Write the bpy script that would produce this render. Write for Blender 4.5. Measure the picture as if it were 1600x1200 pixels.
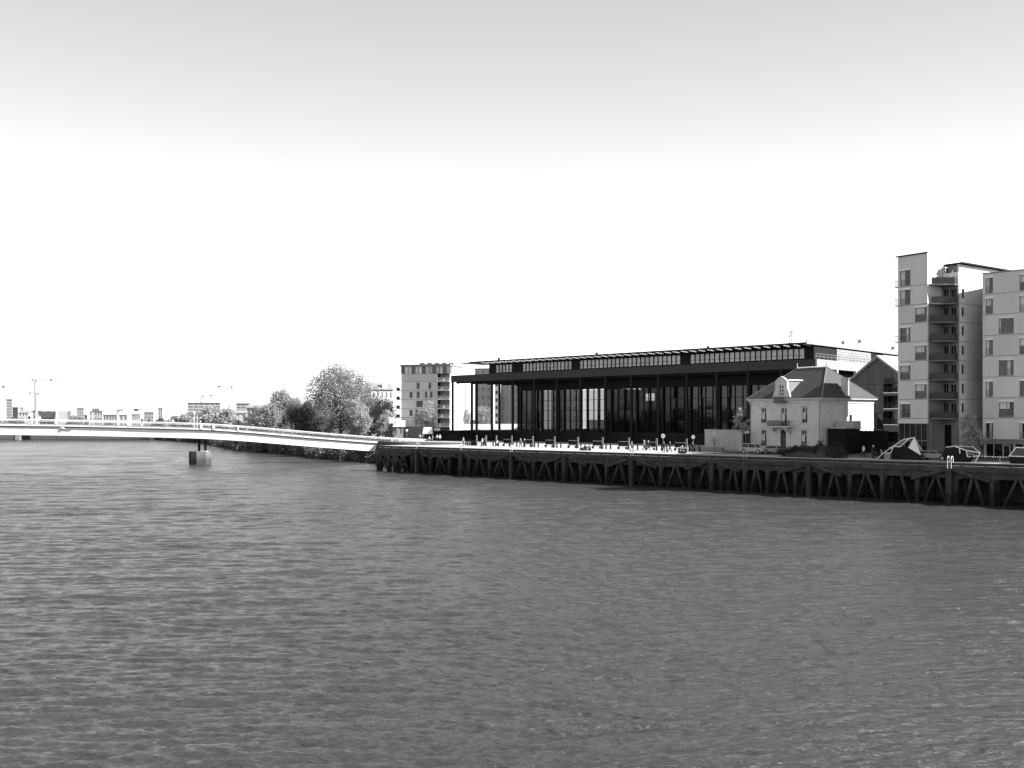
import bpy, bmesh, math, random
import numpy as np
from mathutils import Vector, Matrix

for o in list(bpy.data.objects):
    bpy.data.objects.remove(o, do_unlink=True)
SC = bpy.context.scene
COL = SC.collection
R = math.radians

# ---------------------------------------------------------------- camera, sky, sun, exposure
EYE, FPX, V0 = 11.7, 1500.0, 655.0
SUN_ANG, SUN_EL = -8.5, 37.5            # direction towards the sun, degrees from +X, and its height
SUN_STRENGTH, SKY_STRENGTH, EXPOSURE = 4.4, 0.12, 1.65

cam = bpy.data.objects.new('camera', bpy.data.cameras.new('camera'))
COL.objects.link(cam)
cam.data.sensor_width = 36.0
cam.data.sensor_fit = 'HORIZONTAL'
cam.data.lens = 36.0 * FPX / 1600.0
cam.data.shift_y = 55.0 / 1600.0
cam.data.clip_start, cam.data.clip_end = 0.5, 20000.0
cam.location = (0, 0, EYE)
cam.rotation_euler = (R(90), 0, 0)
SC.camera = cam

world = bpy.data.worlds.new('World')
SC.world = world
world.use_nodes = True
wn, wl = world.node_tree.nodes, world.node_tree.links
wn.clear()
wo = wn.new('ShaderNodeOutputWorld')
bg = wn.new('ShaderNodeBackground')
sky = wn.new('ShaderNodeTexSky')
sky.sky_type = 'NISHITA'
sky.sun_disc = False
sky.sun_elevation = R(SUN_EL)
sky.sun_rotation = R(90 - SUN_ANG)
sky.altitude = 20.0
sky.air_density, sky.dust_density, sky.ozone_density = 1.0, 1.6, 1.0
stc = wn.new('ShaderNodeTexCoord')           # the sky just above the horizon carries on down to it
ssx = wn.new('ShaderNodeSeparateXYZ'); wl.new(stc.outputs['Generated'], ssx.inputs[0])
smx = wn.new('ShaderNodeMath'); smx.operation = 'MAXIMUM'; smx.inputs[1].default_value = 0.045; wl.new(ssx.outputs[2], smx.inputs[0])
scx = wn.new('ShaderNodeCombineXYZ'); wl.new(ssx.outputs[0], scx.inputs[0]); wl.new(ssx.outputs[1], scx.inputs[1]); wl.new(smx.outputs[0], scx.inputs[2])
# an even sky: the brightness of the direction in view, the same all round
sq = wn.new('ShaderNodeMath'); sq.operation = 'MULTIPLY'; wl.new(smx.outputs[0], sq.inputs[0]); wl.new(smx.outputs[0], sq.inputs[1])
om = wn.new('ShaderNodeMath'); om.operation = 'SUBTRACT'; om.inputs[0].default_value = 1.0; om.use_clamp = True; wl.new(sq.outputs[0], om.inputs[1])
rt = wn.new('ShaderNodeMath'); rt.operation = 'SQRT'; wl.new(om.outputs[0], rt.inputs[0])
wl.new(rt.outputs[0], scx.inputs[1]); scx.inputs[0].default_value = 0.0
for lk in list(scx.inputs[0].links): wl.remove(lk)
wl.new(scx.outputs[0], sky.inputs[0])
sxyz = wn.new('ShaderNodeSeparateColor')   # a black-and-white film: mostly the red and green of the sky
wl.new(sky.outputs[0], sxyz.inputs[0])
mr_ = wn.new('ShaderNodeMath'); mr_.operation = 'MULTIPLY'; mr_.inputs[1].default_value = 0.62
mg_ = wn.new('ShaderNodeMath'); mg_.operation = 'MULTIPLY_ADD'; mg_.inputs[1].default_value = 0.38
wl.new(sxyz.outputs[0], mr_.inputs[0])
wl.new(sxyz.outputs[1], mg_.inputs[0]); wl.new(mr_.outputs[0], mg_.inputs[2])
pw_ = wn.new('ShaderNodeMath'); pw_.operation = 'POWER'; pw_.inputs[1].default_value = 1.28   # the contrast of the film
wl.new(mg_.outputs[0], pw_.inputs[0])
sc_ = wn.new('ShaderNodeMath'); sc_.operation = 'MULTIPLY'; sc_.inputs[1].default_value = 0.93
wl.new(pw_.outputs[0], sc_.inputs[0]); wl.new(sc_.outputs[0], bg.inputs[0])
bg.inputs[1].default_value = SKY_STRENGTH
wl.new(bg.outputs[0], wo.inputs[0])

sun = bpy.data.objects.new('sun', bpy.data.lights.new('sun', 'SUN'))
COL.objects.link(sun)
sun.data.energy = SUN_STRENGTH
sun.data.angle = R(0.53)
sun.data.color = (1.0, 1.0, 1.0)         # the photograph has no colour
sdir = Vector((math.cos(R(SUN_EL)) * math.cos(R(SUN_ANG)), math.cos(R(SUN_EL)) * math.sin(R(SUN_ANG)), math.sin(R(SUN_EL))))
sun.rotation_euler = sdir.to_track_quat('Z', 'Y').to_euler()
sun.location = (60, -20, 80)

vs = SC.view_settings
vs.view_transform = 'Standard'
vs.look = 'None'
vs.exposure = EXPOSURE
vs.gamma = 1.0
vs.use_curve_mapping = False
SC.cycles.max_bounces = 6
SC.cycles.diffuse_bounces = 3
SC.cycles.glossy_bounces = 3
SC.cycles.transparent_max_bounces = 12
SC.cycles.caustics_reflective = False
SC.cycles.caustics_refractive = False

# ---------------------------------------------------------------- geometry helpers
QANG = math.atan2(-0.684, 0.7295)        # direction of the quay
E1, E2 = (0.7295, -0.684), (0.684, 0.7295)
TANG = math.atan2(-0.819, 0.573)         # direction of the house fronts
GZ = 5.7                                 # level of the quay

def SW(s, w): return (s * E1[0] + w * E2[0], s * E1[1] + w * E2[1])
def PX(u, Y): return ((u - 800) / FPX * Y, Y)
def zz(v, Y): return EYE - (v - V0) * Y / FPX
def s_at(u, W):
    t = (u - 800) / FPX
    Y = W / (E2[0] * t + E2[1])
    return E1[0] * t * Y + E1[1] * Y
def along(p, ang, u):                    # distance from p along a direction to the sight line u
    t = (u - 800) / FPX
    c, s = math.cos(ang), math.sin(ang)
    return (t * p[1] - p[0]) / (c - t * s)

class MB:
    def __init__(self, ox=0, oy=0, ang=0):
        self.v, self.f = [], []
        self.o = (ox, oy, math.cos(ang), math.sin(ang))
    def pt(self, p):
        ox, oy, c, s = self.o
        self.v.append((ox + p[0] * c - p[1] * s, oy + p[0] * s + p[1] * c, p[2]))
        return len(self.v) - 1
    def poly(self, pts): self.f.append([self.pt(p) for p in pts])
    def hexa(self, p):                   # 8 points: bottom 4 ccw, top 4 ccw
        i = [self.pt(q) for q in p]
        for a in ((3, 2, 1, 0), (4, 5, 6, 7), (0, 1, 5, 4), (1, 2, 6, 5), (2, 3, 7, 6), (3, 0, 4, 7)):
            self.f.append([i[k] for k in a])
    def box(self, x0, x1, y0, y1, z0, z1):
        self.hexa([(x0, y0, z0), (x1, y0, z0), (x1, y1, z0), (x0, y1, z0), (x0, y0, z1), (x1, y0, z1), (x1, y1, z1), (x0, y1, z1)])
    def frus(self, x0, x1, y0, y1, z0, a0, a1, b0, b1, z1):
        self.hexa([(x0, y0, z0), (x1, y0, z0), (x1, y1, z0), (x0, y1, z0), (a0, b0, z1), (a1, b0, z1), (a1, b1, z1), (a0, b1, z1)])
    def prism(self, pts, z0, z1):
        n = len(pts)
        a = [self.pt((p[0], p[1], z0)) for p in pts]
        b = [self.pt((p[0], p[1], z1)) for p in pts]
        self.f.append(a[::-1]); self.f.append(b)
        for k in range(n): self.f.append([a[k], a[(k + 1) % n], b[(k + 1) % n], b[k]])
    def slab_xz(self, pts, y0, y1):      # outline in x,z given thickness in y
        n = len(pts)
        a = [self.pt((p[0], y0, p[1])) for p in pts]
        b = [self.pt((p[0], y1, p[1])) for p in pts]
        self.f.append(a); self.f.append(b[::-1])
        for k in range(n): self.f.append([a[(k + 1) % n], a[k], b[k], b[(k + 1) % n]])
    def cyl(self, p, q, r0, r1=None, n=8, cap=True):
        r1 = r0 if r1 is None else r1
        p, q = Vector(p), Vector(q)
        d = (q - p).normalized()
        a = d.orthogonal().normalized(); b = d.cross(a)
        i0, i1 = [], []
        for k in range(n):
            t = 2 * math.pi * k / n + math.pi / n
            w = a * math.cos(t) + b * math.sin(t)
            i0.append(self.pt(p + w * r0)); i1.append(self.pt(q + w * r1))
        for k in range(n): self.f.append([i0[k], i0[(k + 1) % n], i1[(k + 1) % n], i1[k]])
        if cap: self.f.append(i0[::-1]); self.f.append(i1)
    def bar(self, p, q, w, h=None):      # box beam, h measured upwards
        h = w if h is None else h
        p, q = Vector(p), Vector(q)
        d = (q - p).normalized()
        up = Vector((0, 0, 1)) if abs(d.z) < 0.95 else Vector((0, 1, 0))
        a = d.cross(up).normalized() * (w / 2); b = a.cross(d).normalized() * (h / 2)
        self.hexa([p - a - b, p + a - b, q + a - b, q - a - b, p - a + b, p + a + b, q + a + b, q - a + b])
    def mesh(self, name, m, smooth=False):
        me = bpy.data.meshes.new(name)
        me.from_pydata(self.v, [], self.f)
        bm = bmesh.new(); bm.from_mesh(me)
        bmesh.ops.recalc_face_normals(bm, faces=bm.faces)
        bm.to_mesh(me); bm.free()
        if smooth: me.polygons.foreach_set('use_smooth', [True] * len(me.polygons))
        me.materials.append(m)
        return me
    def build(self, name, m, parent=None, smooth=False):
        return put(name, self.mesh(name, m, smooth), parent)

def put(name, me, parent=None, loc=(0, 0, 0), rz=0.0, rot=None):
    o = bpy.data.objects.new(name, me)
    COL.objects.link(o)
    o.location = loc
    o.rotation_euler = rot or (0, 0, rz)
    if parent: o.parent = parent
    return o

def tag(o, label=None, cat=None, group=None, kind=None):
    if label: o['label'] = label
    if cat: o['category'] = cat
    if group: o['group'] = group
    if kind: o['kind'] = kind
    return o

def thing(name, label, cat, loc, rz=0.0, group=None):
    o = bpy.data.objects.new(name, None)
    COL.objects.link(o)
    o.location = loc; o.rotation_euler = (0, 0, rz)
    o.empty_display_size = 0.5
    return tag(o, label, cat, group)

def clone(root, loc, rz, label=None, scale=None):
    r = root.copy(); COL.objects.link(r)
    r.location = loc; r.rotation_euler = (0, 0, rz)
    if scale: r.scale = scale
    if label: r['label'] = label
    for ch in list(root.children):
        c = ch.copy(); COL.objects.link(c); c.parent = r
        for g in list(ch.children):
            d = g.copy(); COL.objects.link(d); d.parent = c
    return r

def grid_wall(mb, x0, x1, z0, z1, holes, y0, y1):
    xs = sorted({x0, x1, *[h[0] for h in holes], *[h[0] + h[2] for h in holes]})
    xs = [x for x in xs if x0 - 1e-6 <= x <= x1 + 1e-6]
    for i in range(len(xs) - 1):
        a, b = xs[i], xs[i + 1]
        if b - a < 1e-4: continue
        hz = sorted([(max(h[1], z0), min(h[1] + h[3], z1)) for h in holes if h[0] < b - 1e-5 and h[0] + h[2] > a + 1e-5 and h[1] < z1 and h[1] + h[3] > z0])
        z = z0
        for p, q in hz:
            if p > z + 1e-4: mb.box(a, b, y0, y1, z, p)
            z = max(z, q)
        if z1 > z + 1e-4: mb.box(a, b, y0, y1, z, z1)

# ---------------------------------------------------------------- materials (a monochrome photograph: every colour is a grey)
def grey(name, val, rough=0.8, var=0.18, scale=0.6, spec=0.3, bump=0.0, bscale=8.0, metal=0.0, streak=False):
    m = bpy.data.materials.new(name); m.use_nodes = True
    n, l = m.node_tree.nodes, m.node_tree.links
    b = n['Principled BSDF']
    b.inputs['Roughness'].default_value = rough
    b.inputs['Specular IOR Level'].default_value = spec
    b.inputs['Metallic'].default_value = metal
    tc = n.new('ShaderNodeTexCoord')
    mp = n.new('ShaderNodeMapping')
    if streak: mp.inputs['Scale'].default_value = (1, 1, 0.12)
    l.new(tc.outputs['Object'], mp.inputs[0])
    t = n.new('ShaderNodeTexNoise'); t.inputs['Scale'].default_value = scale
    t.inputs['Detail'].default_value = 6; t.inputs['Roughness'].default_value = 0.65
    l.new(mp.outputs[0], t.inputs['Vector'])
    oi = n.new('ShaderNodeObjectInfo')
    mr = n.new('ShaderNodeMapRange')
    mr.inputs[1].default_value, mr.inputs[2].default_value = 0.25, 0.75
    mr.inputs[3].default_value, mr.inputs[4].default_value = val * (1 - var), val * (1 + var)
    l.new(t.outputs[0], mr.inputs[0])
    mo = n.new('ShaderNodeMapRange')
    mo.inputs[3].default_value, mo.inputs[4].default_value = 0.93, 1.07
    l.new(oi.outputs['Random'], mo.inputs[0])
    mu = n.new('ShaderNodeMath'); mu.operation = 'MULTIPLY'
    l.new(mr.outputs[0], mu.inputs[0]); l.new(mo.outputs[0], mu.inputs[1])
    l.new(mu.outputs[0], b.inputs['Base Color'])
    if bump:
        t2 = n.new('ShaderNodeTexNoise'); t2.inputs['Scale'].default_value = bscale; t2.inputs['Detail'].default_value = 4
        l.new(tc.outputs['Object'], t2.inputs['Vector'])
        bp = n.new('ShaderNodeBump'); bp.inputs['Strength'].default_value = bump; bp.inputs['Distance'].default_value = 0.05
        l.new(t2.outputs[0], bp.inputs['Height']); l.new(bp.outputs[0], b.inputs['Normal'])
    return m

def coursed(name, val, rh, bw, joint, rough=0.85, amt=0.25, coord='Object'):
    m = grey(name, val, rough, 0.14, 0.8)
    n, l = m.node_tree.nodes, m.node_tree.links
    b = n['Principled BSDF']
    src = b.inputs['Base Color'].links[0].from_socket
    tc = n.new('ShaderNodeTexCoord')
    sx = n.new('ShaderNodeSeparateXYZ'); l.new(tc.outputs[coord], sx.inputs[0])
    ad = n.new('ShaderNodeMath'); l.new(sx.outputs[0], ad.inputs[0]); l.new(sx.outputs[1], ad.inputs[1])
    cx = n.new('ShaderNodeCombineXYZ'); l.new(ad.outputs[0], cx.inputs[0]); l.new(sx.outputs[2], cx.inputs[1])
    br = n.new('ShaderNodeTexBrick')
    br.inputs['Scale'].default_value = 1.0
    br.inputs['Color1'].default_value = (1, 1, 1, 1); br.inputs['Color2'].default_value = (1 - amt, 1 - amt, 1 - amt, 1)
    br.inputs['Mortar'].default_value = (1 - 2 * amt,) * 3 + (1,)
    br.inputs['Mortar Size'].default_value = joint; br.inputs['Brick Width'].default_value = bw; br.inputs['Row Height'].default_value = rh
    l.new(cx.outputs[0], br.inputs['Vector'])
    mu = n.new('ShaderNodeMath'); mu.operation = 'MULTIPLY'
    l.new(src, mu.inputs[0]); l.new(br.outputs['Color'], mu.inputs[1]); l.new(mu.outputs[0], b.inputs['Base Color'])
    bp = n.new('ShaderNodeBump'); bp.inputs['Strength'].default_value = 0.5; bp.inputs['Distance'].default_value = 0.03
    l.new(br.outputs['Color'], bp.inputs['Height']); l.new(bp.outputs[0], b.inputs['Normal'])
    return m

def glassy(name, val, rough=0.04, spec=1.0, see=0.0, ior=1.7):
    m = bpy.data.materials.new(name); m.use_nodes = True
    n, l = m.node_tree.nodes, m.node_tree.links
    b = n['Principled BSDF']
    tc = n.new('ShaderNodeTexCoord')
    t = n.new('ShaderNodeTexNoise'); t.inputs['Scale'].default_value = 0.9; t.inputs['Detail'].default_value = 3
    l.new(tc.outputs['Object'], t.inputs['Vector'])
    oi = n.new('ShaderNodeObjectInfo')
    ad = n.new('ShaderNodeMath'); l.new(t.outputs[0], ad.inputs[0]); l.new(oi.outputs['Random'], ad.inputs[1])
    mr = n.new('ShaderNodeMapRange'); mr.inputs[1].default_value, mr.inputs[2].default_value = 0.3, 1.6
    mr.inputs[3].default_value, mr.inputs[4].default_value = val * 0.5, val * 1.5
    l.new(ad.outputs[0], mr.inputs[0]); l.new(mr.outputs[0], b.inputs['Base Color'])
    b.inputs['Roughness'].default_value = rough
    b.inputs['IOR'].default_value = ior
    bp = n.new('ShaderNodeBump'); bp.inputs['Strength'].default_value = 0.25; bp.inputs['Distance'].default_value = 0.02
    l.new(t.outputs[0], bp.inputs['Height']); l.new(bp.outputs[0], b.inputs['Normal'])
    if see:
        tr = n.new('ShaderNodeBsdfTransparent'); tr.inputs[0].default_value = (0.85, 0.85, 0.85, 1)
        mx = n.new('ShaderNodeMixShader'); mx.inputs[0].default_value = see
        l.new(b.outputs[0], mx.inputs[1]); l.new(tr.outputs[0], mx.inputs[2])
        l.new(mx.outputs[0], n['Material Output'].inputs[0])
    return m

def leafy(name, val):
    m = bpy.data.materials.new(name); m.use_nodes = True
    n, l = m.node_tree.nodes, m.node_tree.links
    b = n['Principled BSDF']
    ge = n.new('ShaderNodeNewGeometry')
    mr = n.new('ShaderNodeMapRange'); mr.inputs[3].default_value, mr.inputs[4].default_value = val * 0.6, val * 1.45
    l.new(ge.outputs['Random Per Island'], mr.inputs[0])
    l.new(mr.outputs[0], b.inputs['Base Color'])
    b.inputs['Roughness'].default_value = 0.55
    b.inputs['Specular IOR Level'].default_value = 0.25
    tl = n.new('ShaderNodeBsdfTranslucent'); l.new(mr.outputs[0], tl.inputs[0])
    mx = n.new('ShaderNodeMixShader'); mx.inputs[0].default_value = 0.35
    l.new(b.outputs[0], mx.inputs[1]); l.new(tl.outputs[0], mx.inputs[2])
    l.new(mx.outputs[0], n['Material Output'].inputs[0])
    return m

M = dict(
    white=grey('white_paint', 0.78, 0.45, 0.06, 0.4, streak=True),
    pale=grey('pale_stone', 0.5, 0.85, 0.16, 0.5, bump=0.2),
    paving=grey('pale_paving', 0.33, 0.85, 0.12, 0.35, bump=0.2),
    asphalt=grey('asphalt', 0.075, 0.9, 0.3, 0.25, bump=0.3),
    earth=grey('earth', 0.05, 0.95, 0.35, 0.3, bump=0.6, bscale=2.0),
    black=grey('black_steel', 0.013, 0.6, 0.15, 0.15, spec=0.12),
    fascia=grey('dark_lacquered_steel', 0.03, 0.5, 0.1, 0.1, spec=0.2, streak=True),
    blackstone=grey('black_stone', 0.014, 0.8, 0.25, 0.3, spec=0.1),
    cladding=grey('light_corrugated_metal', 0.30, 0.5, 0.08, 0.5, streak=True),
    timber=grey('weathered_timber', 0.045, 0.9, 0.5, 1.2, spec=0.1, bump=0.4, bscale=6, streak=True),
    plank=grey('weathered_planks', 0.075, 0.9, 0.5, 0.5, spec=0.1, bump=0.4, bscale=5),
    wet=grey('wet_timber', 0.03, 0.6, 0.4, 1.2, bump=0.3),
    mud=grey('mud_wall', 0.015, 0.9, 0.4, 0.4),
    concrete=grey('grey_concrete', 0.36, 0.85, 0.2, 0.8, bump=0.2, streak=True),
    render=grey('grey_render', 0.57, 0.85, 0.1, 0.5, bump=0.1, streak=True),
    renderb=grey('pale_render', 0.40, 0.85, 0.07, 0.25, bump=0.1),
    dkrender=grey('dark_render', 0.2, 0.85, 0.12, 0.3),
    pierc=grey('pier_concrete', 0.095, 0.85, 0.3, 0.9, bump=0.3, streak=True), lit=grey('sunlit_white_render', 0.62, 0.85, 0.08, 0.4),  # lit: paler copy of the render for walls facing the sun
    villa=coursed('villa_stone', 0.60, 0.42, 1.6, 0.02, amt=0.10),
    slate=coursed('slate', 0.055, 0.22, 0.4, 0.01, rough=0.75, amt=0.2),
    zinc=grey('zinc', 0.5, 0.4, 0.12, 0.5),
    board=grey('timber_boarding', 0.085, 0.8, 0.25, 0.7, streak=True, bump=0.2),
    iron=grey('wrought_iron', 0.05, 0.5, 0.1),
    steel=grey('grey_steel', 0.22, 0.45, 0.15, 1.0),
    glass=glassy('window_glass', 0.022, ior=1.5),
    darkglass=glassy('dark_glass', 0.006, ior=1.48),
    seeglass=glassy('clear_glass', 0.006, see=0.6, ior=1.5),
    blind=glassy('glass_over_blinds', 0.40, rough=0.12),
    joint=grey('dark_joint', 0.02, 0.9, spec=0.1),
    tyre=grey('rubber', 0.03, 0.8),
    silver=grey('silver_car_paint', 0.24, 0.25, 0.04, spec=0.6),
    palecar=grey('pale_car_paint', 0.42, 0.25, 0.04, spec=0.6),
    skin=grey('skin', 0.4, 0.6, 0.05), hair=grey('hair', 0.04, 0.6), darkcloth=grey('dark_cloth', 0.022, 0.9),
    midcloth=grey('mid_cloth', 0.2, 0.9), palecloth=grey('pale_cloth', 0.6, 0.9),
    bark=grey('bark', 0.12, 0.9, 0.3, 3.0, bump=0.5),
    leaf=leafy('leaf_mid', 0.31), leafd=leafy('leaf_dark', 0.15), leafl=leafy('leaf_pale', 0.38),
    leafv=leafy('leaf_very_dark', 0.045), postgrey=grey('post_grey', 0.10, 0.8), farpane=grey('far_window', 0.27, 0.5, 0.2),  # leafv is the darkest of the leaf tones
    far=grey('far_facade', 0.46, 0.9, 0.1), fard=grey('far_dark_roof', 0.24, 0.9, 0.2), farw=grey('far_white_wall', 0.5, 0.9, 0.08),  # distance haze put into the colour: far, fard and farpane made paler
    crane=grey('crane_paint', 0.42, 0.6, 0.1),
)

def tideline(m):                          # weed and wet below the high-water mark on the timbers
    n, l = m.node_tree.nodes, m.node_tree.links
    b = n['Principled BSDF']; src = b.inputs['Base Color'].links[0].from_socket
    tc = n.new('ShaderNodeTexCoord'); sx = n.new('ShaderNodeSeparateXYZ'); l.new(tc.outputs['Object'], sx.inputs[0])
    t = n.new('ShaderNodeTexNoise'); t.inputs['Scale'].default_value = 1.1; t.inputs['Detail'].default_value = 5; l.new(tc.outputs['Object'], t.inputs['Vector'])
    ma = n.new('ShaderNodeMath'); ma.operation = 'MULTIPLY_ADD'; ma.inputs[1].default_value = 2.4; l.new(t.outputs[0], ma.inputs[0]); l.new(sx.outputs[2], ma.inputs[2])
    mr = n.new('ShaderNodeMapRange'); mr.inputs[1].default_value, mr.inputs[2].default_value = 2.2, 3.9
    mr.inputs[3].default_value, mr.inputs[4].default_value = 0.55, 1.45
    l.new(ma.outputs[0], mr.inputs[0])
    mu = n.new('ShaderNodeMath'); mu.operation = 'MULTIPLY'; l.new(src, mu.inputs[0]); l.new(mr.outputs[0], mu.inputs[1]); l.new(mu.outputs[0], b.inputs['Base Color'])
tideline(M['timber'])
tideline(M['pierc'])
# ---------------------------------------------------------------- setting: water, ground, esplanade
def water():
    rng = np.random.default_rng(7)
    rr = np.concatenate([[0.0, 8.0, 16.0], 24.0 * (900.0 / 24.0) ** (np.arange(1350) / 1349.0), [1100.0, 1500.0, 2200.0, 4000.0, 9000.0]])
    dense = np.linspace(R(52), R(128), 480)
    coarse = np.linspace(R(128), R(412), 50)[1:]
    th = np.concatenate([dense, coarse])
    rg, tg = np.meshgrid(rr, th, indexing='ij')
    X, Y = rg * np.cos(tg), rg * np.sin(tg)
    cell = rg * 0.0028
    Z = np.zeros_like(X)
    wind = R(101)
    patch = 0.85 + 0.10 * np.sin(X * 0.031 + 0.6 * np.sin(Y * 0.019)) * np.sin(Y * 0.043 + 1.0 + 0.5 * np.sin(X * 0.027))
    for k in range(130):
        lam = 0.16 * (2.0 / 0.16) ** (rng.random() ** 1.25)
        a = wind + rng.normal(0, 0.33)
        kk = 2 * math.pi / lam
        amp = 0.0062 * lam ** 0.6
        fade = np.clip((lam / cell - 1.6) / 2.0, 0, 1)
        ph = kk * (X * math.cos(a) + Y * math.sin(a)) + rng.random() * 6.283
        Z += amp * fade * np.sin(ph + 0.35 * np.sin(ph * 0.37 + rng.random() * 6))
    for k in range(46):                      # longer, lower waves that still read far out
        lam = 2.0 * (9.0 / 2.0) ** rng.random()
        a = wind + rng.normal(0, 0.2)
        kk = 2 * math.pi / lam
        fade = np.clip((lam / cell - 1.6) / 2.0, 0, 1)
        Z += 0.0042 * lam ** 0.5 * fade * np.clip(0.35 + rg / 160.0, 0, 1.5) * np.sin(kk * (X * math.cos(a) + Y * math.sin(a)) + rng.random() * 6.283)
    Z *= patch
    nr, nt = X.shape
    co = np.stack([X, Y, Z], -1).reshape(-1, 3).astype(np.float32)
    idx = np.arange(nr * nt).reshape(nr, nt)
    a_, b_ = idx[:-1], idx[1:]
    q = np.stack([a_, b_, np.roll(b_, -1, 1), np.roll(a_, -1, 1)], -1).reshape(-1, 4)
    me = bpy.data.meshes.new('water')
    me.vertices.add(len(co)); me.vertices.foreach_set('co', co.ravel())
    me.loops.add(q.size); me.loops.foreach_set('vertex_index', q.ravel().astype(np.int32))
    me.polygons.add(len(q)); me.polygons.foreach_set('loop_start', np.arange(0, q.size, 4, dtype=np.int32))
    me.polygons.foreach_set('use_smooth', [True] * len(q))
    me.update(calc_edges=True); me.validate()
    m = bpy.data.materials.new('river_water'); m.use_nodes = True
    n, l = m.node_tree.nodes, m.node_tree.links
    b = n['Principled BSDF']
    b.inputs['Base Color'].default_value = (WATER_BODY,) * 3 + (1,)
    mrr = n.new('ShaderNodeMapRange'); mrr.inputs[1].default_value, mrr.inputs[2].default_value = 0.36, 0.64
    b.inputs['IOR'].default_value = 1.33
    tc = n.new('ShaderNodeTexCoord')
    hs = []
    for sc, st, det in (((1.0, 3.8, 1), 0.9, 6), ((0.25, 1.0, 1), 0.9, 4)):
        mp = n.new('ShaderNodeMapping'); mp.inputs['Scale'].default_value = sc; mp.inputs['Rotation'].default_value = (0, 0, R(-8))
        l.new(tc.outputs['Object'], mp.inputs[0])
        t = n.new('ShaderNodeTexNoise'); t.inputs['Scale'].default_value = st; t.inputs['Detail'].default_value = det; t.inputs['Roughness'].default_value = 0.6
        l.new(mp.outputs[0], t.inputs['Vector']); hs.append(t)
    big = n.new('ShaderNodeTexNoise'); big.inputs['Scale'].default_value = 0.016; big.inputs['Detail'].default_value = 4
    mpb = n.new('ShaderNodeMapping'); mpb.inputs['Scale'].default_value = (0.8, 2.0, 1)
    l.new(tc.outputs['Object'], mpb.inputs[0]); l.new(mpb.outputs[0], big.inputs['Vector'])
    mr = n.new('ShaderNodeMapRange'); mr.inputs[1].default_value, mr.inputs[2].default_value = 0.35, 0.65
    mr.inputs[3].default_value, mr.inputs[4].default_value = 0.7 * WATER_BUMP, 1.2 * WATER_BUMP
    l.new(big.outputs[0], mr.inputs[0])
    mrr.inputs[3].default_value, mrr.inputs[4].default_value = 0.15, 0.20
    l.new(big.outputs[0], mrr.inputs[0]); l.new(mrr.outputs[0], b.inputs['Roughness'])
    b1 = n.new('ShaderNodeBump'); b1.inputs['Distance'].default_value = 0.35
    l.new(hs[0].outputs[0], b1.inputs['Height']); l.new(mr.outputs[0], b1.inputs['Strength'])
    b2 = n.new('ShaderNodeBump'); b2.inputs['Distance'].default_value = 0.9
    mr2 = n.new('ShaderNodeMath'); mr2.operation = 'MULTIPLY'; mr2.inputs[1].default_value = 0.6
    l.new(mr.outputs[0], mr2.inputs[0]); l.new(mr2.outputs[0], b2.inputs['Strength'])
    l.new(hs[1].outputs[0], b2.inputs['Height']); l.new(b1.outputs[0], b2.inputs['Normal'])
    l.new(b2.outputs[0], b.inputs['Normal'])
    me.materials.append(m)
    tag(put('water', me), 'grey rippled river water reaching from the foreground to the far bank', kind='structure')
WATER_BODY, WATER_BUMP = 0.040, 0.9
water()

BANK = [(-27, 240), (-33, 256), (-50, 280), (-67, 313), (-84, 341), (-100, 365), (-124, 420), (-148, 474), (-187, 531), (-206, 560), (-330, 575), (-600, 605), (-1600, 760)]
def ground():
    top = [SW(260, 147), SW(-168, 147)] + BANK
    mb = MB()
    far = [(-9000, 1200), (-9000, 9500), (9500, 9500), (9500, -200)]
    outline = top + far
    mb.poly([(x, y, GZ) for x, y in outline])
    # sloping bank below the land edge, a sheer wall behind the wharf
    foot = [SW(260, 147), SW(-166, 146.8)] + [(x - 1.6, y - 1.3) for x, y in BANK]
    for k in range(len(top) - 1):
        (x0, y0), (x1, y1) = top[k], top[k + 1]
        (a0, b0), (a1, b1) = foot[k], foot[k + 1]
        mb.poly([(x0, y0, GZ), (x1, y1, GZ), (a1, b1, -2), (a0, b0, -2)])
    o = mb.build('ground', M['earth'])
    tag(o, 'level land of the island behind the river bank', kind='structure')
ground()
fw = MB()
pts = [(-206, 560), (-330, 575), (-600, 605), (-1600, 760)]
for (x0, y0), (x1, y1) in zip(pts, pts[1:]):
    fw.hexa([(x0, y0 - 2.2, -2), (x1, y1 - 2.2, -2), (x1, y1 - 1.2, -2), (x0, y0 - 1.2, -2), (x0, y0 - 2.0, GZ + .15), (x1, y1 - 2.0, GZ + .15), (x1, y1 + .3, GZ + .15), (x0, y0 + .3, GZ + .15)])
tag(fw.build('far_quay', M['concrete']), 'pale stone quay wall along the far bank under the bridge', kind='structure')
PE = s_at(1099, 153)  # paving ends where the cast shade begins, dark asphalt also paints that shade
mb = MB()
mb.poly([(*SW(s, w), GZ + 0.004) for s, w in ((-166, 147.02), (PE, 147.02), (PE, 193), (-206, 193), (-206, 170), (-168, 170), (-166, 160))])
tag(mb.build('pavement', M['paving']), 'pale stone esplanade in front of the black colonnade', kind='structure')
mb = MB()
mb.poly([(*SW(s, w), GZ + 0.004) for s, w in ((PE + .05, 147.02), (200, 147.02), (200, 172), (PE + .05, 172))])
tag(mb.build('road', M['asphalt']), 'dark asphalt quay road in front of the apartment buildings', kind='structure')

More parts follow.
